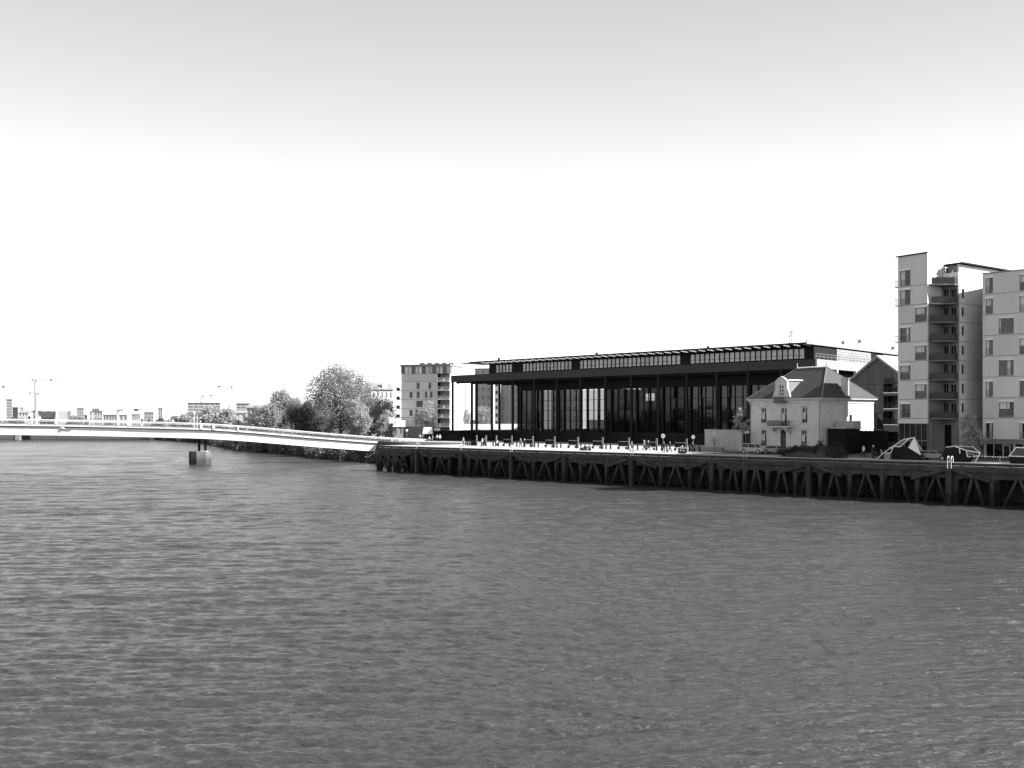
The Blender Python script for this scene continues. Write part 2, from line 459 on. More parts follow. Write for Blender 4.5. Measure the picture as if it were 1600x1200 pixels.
# ---------------------------------------------------------------- timber wharf
s_end = s_at(592, 138.8)
wharf = thing('timber_wharf', 'long dark timber wharf on piles with V braces along the quay edge', 'wharf', (*SW(0, 138.8), 0), QANG)
S_R = -30.0
pile_u = [1551, 1491.5, 1432, 1379, 1325.6, 1280.7, 1242, 1199, 1163, 1126]
pile_s = [s_at(u, 138.8) for u in pile_u]
while pile_s[-1] > s_end + 5: pile_s.append(pile_s[-1] - 5.95)
pile_s = [pile_s[0] + 6.2 * k for k in (6, 5, 4, 3, 2, 1)] + pile_s
mb = MB(); mb.box(s_end, 40, 0.7, 8.6, 5.42, 5.69); mb.box(s_end, 40, 0.02, 0.697, 5.0, 5.28); mb.build('deck', M['concrete'], wharf)
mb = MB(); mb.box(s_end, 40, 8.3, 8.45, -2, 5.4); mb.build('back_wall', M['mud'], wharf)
rnd = random.Random(3)
x = s_end
while x < 40:                                             # outer fascia planks, each a little different
    L = rnd.uniform(4.2, 8.8)
    for z0, z1 in ((4.88, 5.24), (4.45, 4.85)):
        m_ = MB(); d = rnd.uniform(-0.05, 0.03)
        m_.box(x, min(x + L - 0.04, 40), d - 0.1, d, z0 + rnd.uniform(-0.03, 0.02), z1)
        m_.build('plank', M['plank'] if rnd.random() < 0.75 else M['timber'], wharf)
    x += L
x = s_end
while x < 40:                                             # kerb timbers raised on blocks
    m_ = MB(); m_.box(x, min(x + 3.1, 40), -0.05, 0.2, 5.42, 5.66); m_.build('kerb_timber', M['timber'], wharf)
    m_ = MB(); m_.box(x + 1.0, x + 1.5, -0.02, 0.18, 5.285, 5.42); m_.build('kerb_block', M['timber'], wharf)
    x += 3.13
mb = MB(); mb.box(s_end, 40, -0.06, 0.21, 5.663, 5.73); mb.build('kerb_strip', M['concrete'], wharf)
tag(wharf.children[-1], 'pale metal strip along the kerb')
mb = MB(); mb.box(s_end, 40, 0.1, 0.5, 3.55, 4.4); mb.build('edge_beam', M['timber'], wharf)
pm = MB(); pm.box(-0.27, 0.27, 0, 0.5, -2, 3.548); pm = pm.mesh('pile', M['timber'])
km = MB()
for sg in (-1, 1): km.slab_xz([(sg * 0.28, 3.54), (sg * 0.85, 3.54), (sg * 0.62, 3.38), (sg * 0.42, 3.15), (sg * 0.28, 2.8)][::sg], 0.12, 0.42)
km = km.mesh('knee_bracket', M['timber'])
pile_s.sort()
for i, s in enumerate(pile_s):
    put('pile', pm, wharf, (s + rnd.uniform(-.12, .12), 0.02, 0), rot=(R(rnd.uniform(-.8, .8)), R(rnd.uniform(-1.3, 1.3)), R(rnd.uniform(-4, 4))))
    put('knee_bracket', km, wharf, (s, 0.02, 0))
    for rw in (3.2, 6.2):
        put('rear_pile', pm, wharf, (s + rnd.uniform(-.4, .4), rw, 0))
    if i + 1 < len(pile_s):
        e = pile_s[i + 1]; c = (s + e) / 2
        for q in (s + 1.0 + rnd.uniform(-.25, .3), e - 1.0 + rnd.uniform(-.3, .25)):
            if rnd.random() < .06: continue
            w_ = rnd.uniform(.28, .38); m_ = MB(); m_.bar((c + (0.22 if q > c else -0.22), 0.25, 3.52), (q, 0.3 + rnd.uniform(-.1, .15), -0.6), w_, w_); m_.build('brace', M['timber'], wharf)
for s in (s_end + 0.3, s_end + 3.2, s_end + 6.0):         # open end of the wharf
    put('pile', pm, wharf, (s, 0.02, 0))
    for q in (2.8, 5.6): put('pile', pm, wharf, (s, q, 0))
    m_ = MB(); m_.bar((s, 0.25, 3.4), (s + 2.6, 0.25, 0.2), 0.28); m_.build('brace', M['timber'], wharf)
    m_ = MB(); m_.bar((s, 0.5, 3.4), (s, 5.6, 0.3), 0.28); m_.build('brace', M['timber'], wharf)
    m_ = MB(); m_.bar((s, 0.1, 1.9), (s, 6.2, 1.9), 0.3); m_.build('cross_beam', M['timber'], wharf)
# fender posts with sloping struts and a white ladder hoop
FPL = ['dark fender post topped by a white ladder hoop near the silver hatchback', 'dark fender post in the wharf front below the earth mound', 'dark fender post in the wharf front below the bare sapling', 'dark fender post under the white ladder hoop near the lone walker', 'dark fender post midway between the three seated people and the steps', 'dark fender post under the white ladder hoop before the dark steps', 'dark fender post under the white ladder hoop at the plinth corner', 'dark fender post nearest the footbridge end of the wharf']
post_u = [1484, 1265, 1113, 988, 883, 800, 721, 652]
for i, u in enumerate(post_u):
    s = s_at(u, 138.6)
    t = thing('fender_post', 'tall dark timber fender post in front of the wharf piles', 'fender post', (*SW(s, 138.25), 0), QANG, 'timber fender posts along the wharf')
    t['label'] = FPL[i]
    m_ = MB(); m_.box(-0.36, 0.36, -0.2, 0.42, -2, 4.9); m_.build('post', M['wet'] if i % 2 else M['timber'], t)
    m_ = MB(); m_.box(-0.44, 0.44, -0.26, -0.2, 3.0, 3.12); m_.box(-0.44, 0.44, -0.26, -0.2, 1.5, 1.6); m_.build('iron_band', M['iron'], t)
    m_ = MB(); m_.cyl((-0.2, 0.05, 4.9), (-0.2, 0.05, 5.2), 0.16, 0.12); m_.build('post_cap', M['iron'], t)
    for sg in (-1, 1):
        m_ = MB(); m_.bar((sg * 0.35, 0.2, 4.75), (sg * 5.2, 0.2, 3.3), 0.36, 0.4); m_.build('strut', M['timber'], t)
lad_lab = {1484: 'white ladder hoop beside the silver estate car', 1265: None, 1113: None,
           988: 'white ladder hoop over the wharf edge below a walking person', 883: None,
           800: 'white ladder hoop at the wharf edge in front of the dark steps', 721: 'white ladder hoop in front of the dark plinth corner',
           652: 'white ladder hoop beside the footbridge railing end', 1165: 'white ladder hoop in front of the pale estate car'}
for u, lab in lad_lab.items():
    if not lab: continue
    s = s_at(u, 138.3)
    t = thing('ladder_hoop', lab, 'ladder', (*SW(s, 138.15), 0), QANG, 'white ladder hoops on the wharf edge')
    for sg in (-1, 1):
        m_ = MB()
        pts = [(sg * 0.24, -0.05, 4.9 if u == 1484 else 5.3), (sg * 0.24, -0.05, 6.3), (sg * 0.24, 0.15, 6.55), (sg * 0.24, 0.55, 6.55), (sg * 0.24, 0.75, 6.3), (sg * 0.24, 0.75, 5.69)]
        for a, b in zip(pts, pts[1:]): m_.cyl(a, b, 0.05, n=6)
        m_.build('stringer', M['white' if u in (1484, 800) else 'concrete'], t)
    m_ = MB()
    for k in range(9): m_.cyl((-0.24, -0.05, 2.5 + 0.45 * k), (0.24, -0.05, 2.5 + 0.45 * k), 0.03, n=6)
    m_.cyl((-.24, -.05, 1.0), (-.24, -.05, 4.5), .035, n=6); m_.cyl((.24, -.05, 1.0), (.24, -.05, 4.5), .035, n=6)
    tag(m_.build('rungs', M['iron'], t), kind='stuff')

# ---------------------------------------------------------------- black courthouse hall
court = thing('colonnade_hall', 'long black steel hall with a flat canopy on tall slender columns', 'building', (*SW(-203.7, 192), GZ), QANG)
BL = 111.8
mb = MB(); mb.box(-3.2, BL, 1.0, 78, 0, 2.75); mb.box(-3.2, 4, -9, 1.0, 0, 2.7); mb.build('plinth', M['blackstone'], court)
mb = MB()
for k in range(6): mb.box(4.003 + 2.2 * k, 4 + 2.2 * (k + 1), -8.0, 0.997, 0, 2.3 - 0.38 * k)
mb.build('steps', M['blackstone'], court)
cm = MB(); cm.box(-0.26, 0.26, -0.26, 0.26, 0, 16.8); cm = cm.mesh('column', M['black'])
cml = MB(); cml.box(-0.31, 0.31, -0.31, 0.31, 0, 16.8); cml = cml.mesh('column', M['zinc'])  # paler column copy with the sunlight put into its colour
for k in range(15): put('column', cm, court, (k * BL / 14, 0, 0))
for k in range(1, 8): put('column', cm, court, (0.02, 9.8 * k, 0))
for k in range(1, 8): put('column', cml if k < 3 else cm, court, (BL, 9.8 * k, 0))
for k in range(1, 3):
    for q in (2, 4, 6): put('column', cm, court, (k * BL / 14, 9.8 * q, 0))
mb = MB(); mb.box(0.0, BL, 0.0, 78, 16.84, 18.62); mb.build('canopy', M['black'], court)
fm = MB(); fm.box(0.02, BL / 14 - 0.02, -0.36, -0.004, 16.8, 18.7); fm = fm.mesh('fascia_panel', M['fascia'])
for k in range(14): put('fascia_panel', fm, court, (k * BL / 14, 0, 0))
mb = MB(); mb.box(-0.36, -0.004, -0.36, 78, 16.8, 18.7); mb.build('fascia_panel', M['fascia'], court)
fr = MB(); fr.box(0.004, 0.36, 0.02, 4.88, 16.8, 18.7); fr = fr.mesh('side_fascia_panel', M['cladding'])
for k in range(16): put('side_fascia_panel', fr, court, (BL, k * 4.9 - 0.36, 0))
sm = MB(); sm.box(0, BL, -0.12, 0.12, 16.35, 16.835); sm = sm.mesh('soffit_beam', M['black'])
for k in range(12): put('soffit_beam', sm, court, (0, 1.5 + k * 6.4, 0))
# glass hall
gx0 = 18.3; gw = 2.02; n_c = int((BL - 3 - gx0) / gw)
rows = [(2.8, 5.55), (5.6, 8.35), (8.4, 11.15), (11.2, 13.95)]
gm = {}
for r_, (a, b) in enumerate(rows):
    for key in ('darkglass', 'seeglass'):
        m_ = MB(); m_.box(-gw / 2 + 0.06, gw / 2 - 0.06, -0.02, 0.02, -(b - a) / 2 + 0.04, (b - a) / 2 - 0.04); gm[(r_, key)] = m_.mesh('glass_pane', M[key])
rnd = random.Random(11)
for c in range(n_c):
    for r_, (a, b) in enumerate(rows):
        key = 'seeglass' if c < 27 else 'darkglass'
        put('glass_pane', gm[(r_, key)], court, (gx0 + (c + .5) * gw, 9.7, (a + b) / 2), rot=(R(rnd.uniform(-.35, .35)), 0, R(rnd.uniform(-.6, .6))))
m1 = MB(); m1.box(-0.07, 0.07, 9.45, 9.85, 2.75, 14.0); m1 = m1.mesh('mullion', M['black'])
m2 = MB(); m2.box(-0.2, 0.2, 9.2, 9.9, 2.75, 14.0); m2 = m2.mesh('mullion', M['black'])
for c in range(n_c + 1): put('mullion', m2 if c % 4 == 0 else m1, court, (gx0 + c * gw, 0, 0))
tm = MB(); tm.box(gx0, gx0 + n_c * gw, 9.52, 9.8, -0.06, 0.06); tm = tm.mesh('transom', M['black'])
for z in (5.575, 8.375, 11.175): put('transom', tm, court, (0, 0, z))
mb = MB(); mb.box(gx0, BL - 3, 9.3, 9.9, 14.0, 16.3); mb.build('lintel', M['black'], court)
mb = MB(); mb.box(gx0 + 30 * gw, BL - 3, 11.2, 76, 2.75, 16.3); mb.build('hall_core', M['black'], court)
mb = MB()
for c in range(31, n_c, 2):                                 # dim interior screens a little behind the glass
    mb.box(gx0 + c * gw + 0.3, gx0 + c * gw + 1.6, 10.6, 10.7, 2.8, rnd.choice((6, 9, 12)))
mb.build('interior_screens', M['dkrender'], court)
for x0_, x1_, y0_, y1_, h_ in ((33, 37, 34, 48, 6.0), (43, 47, 16, 30, 11.5), (48.5, 58, 26, 60, 8.0), (61, 66, 14, 40, 10.2), (67.5, 77, 24, 60, 8.8)):
    m_ = MB(); m_.box(x0_, x1_, y0_, y1_, 2.75, 2.75 + h_); m_.build('courtroom_box', M['black'], court)
for k in range(5):
    m_ = MB(); m_.box(22 + k * 12 + (k % 2) * 3, 22.5 + k * 12 + (k % 2) * 3, 46, 46.4, 2.75, 16.3); m_.build('inner_column', M['black'], court)
m2b = MB(); m2b.box(-.12, .12, 68, 68.3, 2.75, 16.3); m2b = m2b.mesh('rear_mullion', M['black'])
for k in range(22): put('rear_mullion', m2b, court, (gx0 + k * 2.8, 0, 0))
mb = MB(); mb.box(gx0, BL - 3, 68, 68.3, 11.6, 12.1); mb.box(gx0, BL - 3, 68, 68.3, 14.4, 16.3); mb.box(gx0, BL - 3, 68, 68.3, 7.0, 7.3); mb.build('rear_transoms', M['black'], court)
# set-back upper storey
UX0, UX1, UY = 7.5, BL - 4.1, 7.5
groups = [(774, 800), (816, 893), (905, 1063), (1078, 1257)]
wins = []
for a, b in groups:
    xa, xb = s_at(a, 199.5) + 203.7, s_at(b, 199.5) + 203.7
    n = round((xb - xa) / 1.32)
    for k in range(n): wins.append((xa + k * (xb - xa) / n + 0.08, 19.5, (xb - xa) / n - 0.16, 2.15))
mb = MB(); grid_wall(mb, UX0, UX1, 18.64, 22.1, wins, UY, UY + 0.35); mb.build('upper_wall', M['black'], court)
mb = MB(); mb.box(UX0, UX1 - 0.3, UY + 0.9, 76, 18.64, 22.1); mb.build('upper_core', M['black'], court)
wm = {}
for i, (x, z, w, h) in enumerate(wins):
    k = round(w, 3)
    if k not in wm:
        m_ = MB(); m_.box(0, k, UY + 0.2, UY + 0.24, z, z + h); pane = m_.mesh('window_pane', M['blind'])
        m_ = MB(); m_.box(0, k, UY + 0.12, UY + 0.198, z + 0.72, z + 0.78); wm[k] = (pane, m_.mesh('glazing_bar', M['black']))
    p = put('window_pane', wm[k][0], court, (x, 0, 0))
    put('glazing_bar', wm[k][1], p)
RZ = 22.3
mb = MB(); mb.box(3.5, UX1 + 0.2, 7.1, 74, RZ + 0.15, RZ + 0.5); mb.build('roof', M['black'], court)
osl = MB(); osl.box(3.5, UX1 + 0.2, 0, 0.22, RZ + 0.2, RZ + 0.32); osl = osl.mesh('overhang_slat', M['black'])
for k in range(5): put('overhang_slat', osl, court, (0, 4.0 + k * 0.64, 0))
mb = MB(); mb.box(3.5, UX1 + 0.2, 3.3, 3.596, RZ + 0.06, RZ + 0.42); mb.build('eaves_beam', M['fascia'], court)
mb = MB(); mb.box(-3.0, 3.5, 6.5, 16, RZ + 0.2, RZ + 0.45); mb.build('roof_wing', M['fascia'], court)
lm = MB(); lm.bar((0, 7.05, RZ - 0.1), (0.0, 3.62, RZ + 0.02), 0.1, 0.24); lm = lm.mesh('eaves_bracket', M['concrete'])
n_b = 42
for k in range(n_b): put('eaves_bracket', lm, court, (UX0 + 0.5 + k * (UX1 - UX0 - 1) / (n_b - 1), 0, 0))
# right-hand side: loggia, corrugated wall, railing, pale roof edge
mb = MB(); mb.box(UX1 - 0.28, UX1 - 0.004, UY + 0.36, 18.5, 18.64, 22.1); mb.build('loggia_wall', M['black'], court)
cs = MB(); cs.box(0, 0.12, 0.03, 2.07, 18.66, 22.0); [cs.box(0.123, 0.2, 0.03, 2.07, 18.7 + .55 * k, 19.14 + .55 * k) for k in range(6)]; cs = cs.mesh('corrugated_sheet', M['cladding'])
for k in range(9): put('corrugated_sheet', cs, court, (UX1, 18.6 + k * 2.1, 0))
mb = MB(); mb.box(UX1 - 0.004, UX1 + 0.15, 37.6, 45, 18.66, 22.0); mb.build('side_opening', M['blackstone'], court)
for k in range(12): put('corrugated_sheet', cs, court, (UX1, 45.1 + k * 2.1, 0))
mb = MB(); mb.box(UX1 + 0.204, UX1 + 0.42, 3.2, 74, RZ + 0.05, RZ + 1.0); mb.build('roof_edge', M['cladding'], court)
rp = MB(); rp.box(-0.04, 0.04, -0.04, 0.04, 18.7, 19.95); rp = rp.mesh('railing_post', M['steel'])
for k in range(25): put('railing_post', rp, court, (BL - 0.2, 0.3 + k * 1.9, 0))
rr = MB()
for z in (19.95, 19.4): rr.cyl((BL - 0.2, 0.3, z), (BL - 0.2, 46, z), 0.045, n=6)
rr.build('railing_bar', M['steel'], court)
for x, h in ((10, 1.1), (46, 0.9), (80, 0.8)):
    m_ = MB(); m_.cyl((x, 9, RZ + 0.5), (x, 9, RZ + 0.5 + h), 0.35, n=8); m_.build('roof_vent', M['black'], court)
# ---------------------------------------------------------------- facades with real openings and recessed windows
WM = {}
WR = random.Random(17)
def window(parent, fx, x, z, w, h, style='plain', ystep=0.22, gm='glass', frame='steel'):
    ox, oy, ang = fx
    var_ = WR.choice((.4, .25, .7, 0)) if style == 'rail' else 0
    key = (round(w, 2), round(h, 2), style, gm, frame, var_)
    if key not in WM:
        d = {}
        f = 0.07
        m = MB()
        for a in ((0, f, 0, h), (w - f, w, 0, h), (f, w - f, 0, f), (f, w - f, h - f, h)): m.box(a[0], a[1], 0.0, 0.08, a[2], a[3])
        if style in ('two', 'rail', 'shutter'): m.box(w / 2 - 0.05, w / 2 + 0.05, 0.0, 0.08, f, h - f)
        if style == 'tall':
            m.box(w / 2 - 0.04, w / 2 + 0.04, 0, 0.08, f, h - f); m.box(f, w - f, 0.01, 0.07, h * 0.68, h * 0.68 + 0.06)
        d['frame'] = m.mesh('window', M[frame])
        m = MB(); m.box(f, w - f, 0.04, 0.06, f, h - f); d['pane'] = m.mesh('pane', M[gm])
        if style == 'rail':
            m = MB(); m.box(-0.05, w + 0.05, -0.30, -0.05, h - 0.24, h + 0.02); d['blind_box'] = m.mesh('blind_box', M['white'])
            m = MB()
            m.box(0, w, -0.22, -0.19, 1.0, 1.05); m.box(0, w, -0.22, -0.19, 0.08, 0.12)
            for k in range(int(w / 0.14) + 1): m.box(k * 0.14, k * 0.14 + 0.025, -0.215, -0.195, 0.12, 1.0)
            d['railing'] = m.mesh('railing', M['steel'])
            m = MB(); m.box(f if var_ != .25 else w * .55, w * (var_ or .12) + (w * .5 if var_ == .25 else 0), 0.022, 0.036, f if var_ != .7 else h * .5, h - f); d['curtain'] = m.mesh('curtain', M['palecloth'])
        if style == 'tall':
            m = MB(); m.box(f + 0.05, w / 2 - 0.1, 0.022, 0.036, 0.5, h * 0.66); d['curtain'] = m.mesh('curtain', M['palecloth'])
            m = MB(); m.box(0, w, -0.24, -0.20, 0.62, 0.68)
            for k in range(int(w / 0.13) + 1): m.box(k * 0.13, k * 0.13 + 0.03, -0.235, -0.205, 0, 0.62)
            d['window_guard'] = m.mesh('window_guard', M['iron'])
        WM[key] = d
    d = WM[key]
    c, s = math.cos(ang), math.sin(ang)
    loc = (ox + x * c - ystep * s, oy + x * s + ystep * c, z)
    fr = put('window', d['frame'], parent, loc, ang)
    for k, me in d.items():
        if k != 'frame': put(k, me, fr)
    return fr

def wall(parent, mat, fx, x0, x1, z0, z1, wins=(), t=0.3, name='wall'):
    m = MB(*fx); grid_wall(m, x0, x1, z0, z1, [w[:4] for w in wins], 0, t)
    return m.build(name, mat, parent)

# ---------------------------------------------------------------- villa
VP0 = (54.1, 168.0)
villa = thing('villa', 'two-storey pale stone villa with a hipped slate roof and a stone dormer', 'house', (*VP0, GZ), TANG)
def vx(u): return along(VP0, TANG, u)
vW, vD, vH = 16.0, 15.2, 9.35
def vz(v, u=1230):
    t = along(VP0, TANG, u); return zz(v, VP0[1] + t * math.sin(TANG)) - GZ
wu = [(vx(1193.4) - .6, 5.35, 1.2, 2.75), (vx(1224.7) - .65, 4.75, 1.3, 3.35), (vx(1257) - .6, 5.35, 1.2, 2.75)]
wl_ = [(vx(1193.4) - .6, 1.35, 1.2, 2.7), (vx(1223.5) - .65, 0.45, 1.3, 3.6), (vx(1256) - .6, 1.35, 1.2, 2.7)]
wall(villa, M['villa'], (0, 0, 0), -vW, 0, 0, vH, wu + wl_, 0.4)
m_ = MB(); m_.box(-vW + .4, -.404, 1.4, vD - .4, 0, vH); m_.box(-vW + .4, -.41, .6, 1.396, 0, vH); m_.build('inner_core', M['joint'], villa)
wall(villa, M['villa'], (0, 0, R(90)), 0.402, vD, 0, vH, [(8.0, 5.2, .8, 1.6)], 0.4, 'side_wall')
window(villa, (0, 0, R(90)), 8.0, 5.2, .8, 1.6, 'plain', gm='darkglass')
m_ = MB(); m_.box(-vW, -vW + .4, .4, vD, 0, vH); m_.box(-vW + .4, -.4, vD - .4, vD, 0, vH); m_.build('rear_wall', M['villa'], villa)
for w in wu + [wl_[0], wl_[2]]: window(villa, (0, 0, 0), *w, 'tall', frame='white')
dr = MB(); dr.box(wl_[1][0], wl_[1][0] + 1.3, .2, .3, .45, 3.2); dr = dr.build('door', M['iron'], villa)
m_ = MB(); m_.box(wl_[1][0] + .1, wl_[1][0] + 1.2, .18, .26, 3.25, 3.98); m_.build('fanlight', M['glass'], dr)
m_ = MB()
for k in range(3): m_.box(wl_[1][0] - .3 - .15 * k, wl_[1][0] + 1.6 + .15 * k, -.35 * (k + 1), -.35 * k - .002, 0, .42 - .14 * k)
m_.build('doorstep', M['pale'], villa)
m_ = MB(); m_.box(-vW - .06, .06, -.08, -.002, 4.42, 4.62); m_.box(.002, .08, -.08, vD, 4.42, 4.62); m_.build('string_course', M['pale'], villa)
m_ = MB(); m_.box(-vW - .5, .5, -.5, vD + .5, vH + .2, vH + .42); m_.box(-vW - .3, .3, -.3, vD + .3, vH + .002, vH + .198); m_.box(-vW - .12, .12, -.12, -.002, vH - .5, vH); m_.box(.002, .12, -.12, vD, vH - .5, vH)
m_.build('cornice', M['pale'], villa)
for w in (wu[0], wu[2]):
    m_ = MB(); m_.box(w[0] - .35, w[0] + w[2] + .35, -.18, -.002, 8.35, 8.5); m_.box(w[0] - .1, w[0] + w[2] + .1, -.1, -.002, 5.22, 5.35); m_.build('window_hood', M['pale'], villa)
# roof: hip with a short ridge
zr = 15.6; za = vH + .42
A = [(-vW - .55, -.55), (.55, -.55), (.55, vD + .55), (-vW - .55, vD + .55)]
r0, r1 = (-vW / 2 - 3.0, vD / 2 - .2), (-vW / 2 + 3.6, vD / 2 - .2)
m_ = MB()
P3 = lambda p, z: (p[0], p[1], z)
m_.poly([P3(A[0], za), P3(A[1], za), P3(r1, zr), P3(r0, zr)]); m_.poly([P3(A[1], za), P3(A[2], za), P3(r1, zr)])
m_.poly([P3(A[2], za), P3(A[3], za), P3(r0, zr), P3(r1, zr)]); m_.poly([P3(A[3], za), P3(A[0], za), P3(r0, zr)]); m_.poly([P3(q, za) for q in A])
vroof = m_.build('roof', M['slate'], villa)
m_ = MB()
for k in range(24):
    x = r0[0] + (r1[0] - r0[0]) * k / 23; m_.box(x - .07, x + .07, r0[1] - .06, r0[1] + .06, zr - .02, zr + .22)
for x in (r0[0], r1[0]): m_.cyl((x, r0[1], zr), (x, r0[1], zr + 1.0), .14, .05)
m_.build('ridge_crest', M['zinc'], vroof)
for a, b in ((A[1], r1), (A[2], r1), (A[0], r0)):
    m_ = MB(); m_.bar(P3(a, za + .05), P3(b, zr + .05), .14, .1); m_.build('hip_flashing', M['steel'], vroof)
yc = 7.2
m_ = MB(); m_.box(-.75, .15, yc - .5, yc + .5, 6.6, 13.2); m_.box(-.85, .25, yc - .6, yc + .6, 13.2, 13.45); ch = m_.build('chimney', M['pale'], vroof)
m_ = MB(); m_.cyl((-.3, yc, 13.45), (-.3, yc, 14.1), .16); m_.build('chimney_pot', M['pale'], vroof) if False else None
m_ = MB(); m_.box(-1.7, -.9, 2.6, 2.7, 12.1, 12.2)
# dormer
xd = vx(1222.5)
dm = MB(); grid_wall(dm, xd - 1.35, xd + 1.35, 9.8, 12.9, [(xd - .55, 10.2, 1.1, 2.0)], -.35, 0.05)
dm.slab_xz([(xd - 1.35, 12.9), (xd + 1.35, 12.9), (xd + .7, 13.5), (xd, 13.8), (xd - .7, 13.5)], -.4, .05)
dm.frus(xd - 2.1, xd - 1.352, -.3, .0, 9.8, xd - 1.5, xd - 1.352, -.3, 0, 11.4); dm.frus(xd + 1.352, xd + 2.1, -.3, .0, 9.8, xd + 1.352, xd + 1.5, -.3, 0, 11.4)
dmo = dm.build('dormer', M['pale'], villa)
m_ = MB(); m_.hexa([(xd - 1.2, .06, 9.9), (xd + 1.2, .06, 9.9), (xd + 1.2, .3, 9.9), (xd - 1.2, .3, 9.9), (xd - 1.2, .06, 13.0), (xd + 1.2, .06, 13.0), (xd + 1.2, 4.4, 13.0), (xd - 1.2, 4.4, 13.0)])
m_.build('dormer_cheeks', M['steel'], dmo)
m_ = MB(); m_.box(xd - 1.4, xd + 1.4, .06, 4.7, 13.02, 13.22); m_.build('dormer_roof', M['white'], dmo)
m_ = MB()
for q in (0, .5, 1.0): m_.box(xd - .55 + q, xd - .45 + q, -.22, -.14, 10.2, 12.2)
for z in (10.2, 10.85, 11.5, 12.1): m_.box(xd - .45, xd + .55, -.215, -.145, z, z + .1)
m_.build('dormer_window', M['white'], dmo)
m_ = MB(); m_.box(xd - .5, xd + .5, -.13, -.1, 10.25, 12.2); m_.build('dormer_pane', M['darkglass'], dmo)
m_ = MB(); m_.box(xd - 1.3, xd + 1.3, -1.0, -.352, 9.0, 9.2)
for k in range(18): m_.box(xd - 1.25 + k * .145, xd - 1.21 + k * .145, -.98, -.94, 9.2, 10.1)
m_.box(xd - 1.3, xd + 1.3, -.99, -.93, 10.1, 10.16); m_.build('dormer_guard', M['iron'], dmo)
# balcony over the door
xb0, xb1 = vx(1204), vx(1239.5)
m_ = MB(); m_.box(xb0, xb1, -1.1, -.082, 4.5, 4.75); bal = m_.build('balcony', M['pale'], villa)
m_ = MB()
for q in (xb0, xb1 - .06): m_.box(q, q + .06, -1.06, -.1, 5.7, 5.76)
m_.box(xb0, xb1, -1.08, -1.02, 5.7, 5.77); m_.box(xb0, xb1, -1.07, -1.03, 4.85, 4.9)
n = int((xb1 - xb0) / .12)
for k in range(n + 1): m_.box(xb0 + k * (xb1 - xb0) / n - .022, xb0 + k * (xb1 - xb0) / n + .022, -1.07, -1.03, 4.75, 5.7)
m_.build('balustrade', M['iron'], bal)
for q in (vx(1211), vx(1232)):
    m_ = MB(); m_.slab_xz([(q - .18, 4.5), (q + .18, 4.5), (q + .14, 4.0), (q, 3.7), (q - .14, 4.0)], -.85, -.004); m_.build('bracket', M['pale'], bal)
for q in (-.25, -vW + .2):
    m_ = MB(); m_.cyl((q, -.16, 0), (q, -.16, vH), .07, n=6); m_.build('drainpipe', M['steel'], villa)
for w in (wl_[0], wl_[2]):
    m_ = MB(); m_.box(w[0] - .05, w[0] + w[2] + .05, -.34, -.02, w[1] - .2, w[1]); m_.build('window_box', M['iron'], villa)
    m_ = MB()
    rq = random.Random(int(w[0] * 10))
    for k in range(26):
        x, y, z = w[0] + rq.uniform(0, w[2]), rq.uniform(-.32, -.05), w[1] + rq.uniform(0, .5)
        a, b = rq.uniform(-.14, .14), rq.uniform(.05, .16)
        m_.poly([(x, y, z), (x + b, y + a, z + .05), (x + b, y, z + b), (x, y - a, z + b)])
    m_.build('window_flowers', M['leafl'], villa)
# dark annexe with a pale sloping terrace wall beside the villa
ann = thing('dark_annexe', 'low black boarded annexe below a pale terrace wall on the side of the villa', 'shed', (VP0[0], VP0[1], GZ), TANG)
m_ = MB(); m_.box(.55, 4.2, 1.2, 5.2, 0, 4.35); m_.build('wall', M['blackstone'], ann)
for k in range(13):
    m_ = MB(); m_.box(.57 + k * .28, .57 + k * .28 + .25, 1.12, 1.196, .05, 4.33); m_.build('board', M['blackstone'], ann)
m_ = MB(); m_.box(.5, 4.35, 1.05, 5.3, 4.36, 4.62); m_.build('roof', M['concrete'], ann)
m_ = MB(); m_.box(.5, 4.3, 3.3, 5.25, 4.63, 5.7); m_.build('terrace_wall', M['concrete'], ann)

fen = thing('board_fence', 'tall black board fence between the annexe and the gabled house', 'fence', (VP0[0], VP0[1], GZ), TANG)
for k in range(26):
    m_ = MB(); m_.box(.6 + k * .28, .6 + k * .28 + .255, 8.0 + .02 * (k % 2), 8.06 + .02 * (k % 2), .05, 4.0 - .03 * (k % 3)); m_.build('board', M['blackstone'], fen)
for k in range(4):
    m_ = MB(); m_.box(.7 + k * 2.2, .85 + k * 2.2, 8.09, 8.24, 0, 3.9); m_.build('post', M['blackstone'], fen)
m_ = MB(); m_.box(.6, 7.8, 8.085, 8.14, 1.0, 1.15); m_.box(.6, 7.8, 8.085, 8.14, 3.0, 3.15); m_.build('rail', M['blackstone'], fen)
# ---------------------------------------------------------------- timber gable house
CP0 = PX(1426, 182.0)
cu = lambda u: along(CP0, TANG, u)
def cz(v, u): return zz(v, CP0[1] + cu(u) * math.sin(TANG)) - GZ
gab = thing('gable_house', 'tall narrow gabled house clad in grey vertical boards between the villa and the tower', 'house', (*CP0, GZ), TANG)
gW, gD = -cu(1322), 14.0
xm = cu(1372.5)
ap = cz(558, 1372.5)
e_ = ap - 5.2
def gz(x): return e_ + (ap - e_) * (1 - abs(x - xm) / (-xm if x > xm else gW + xm))
hx, hw_ = cu(1381), cu(1404) - cu(1381)
holes = [(hx, cz(613, 1390), hw_, 2.7), (hx, cz(638, 1390), hw_, 2.4), (hx, cz(663, 1390), hw_, 2.5), (hx, .5, hw_, 3.0), (cu(1368.5), cz(672, 1373), cu(1378.5) - cu(1368.5), 3.1)]
m_ = MB(); grid_wall(m_, -gW, 0, 0, e_, holes, .1, .4); m_.slab_xz([(-gW, e_), (0, e_), (xm, ap)], .1, .4); m_.build('wall', M['joint'], gab)
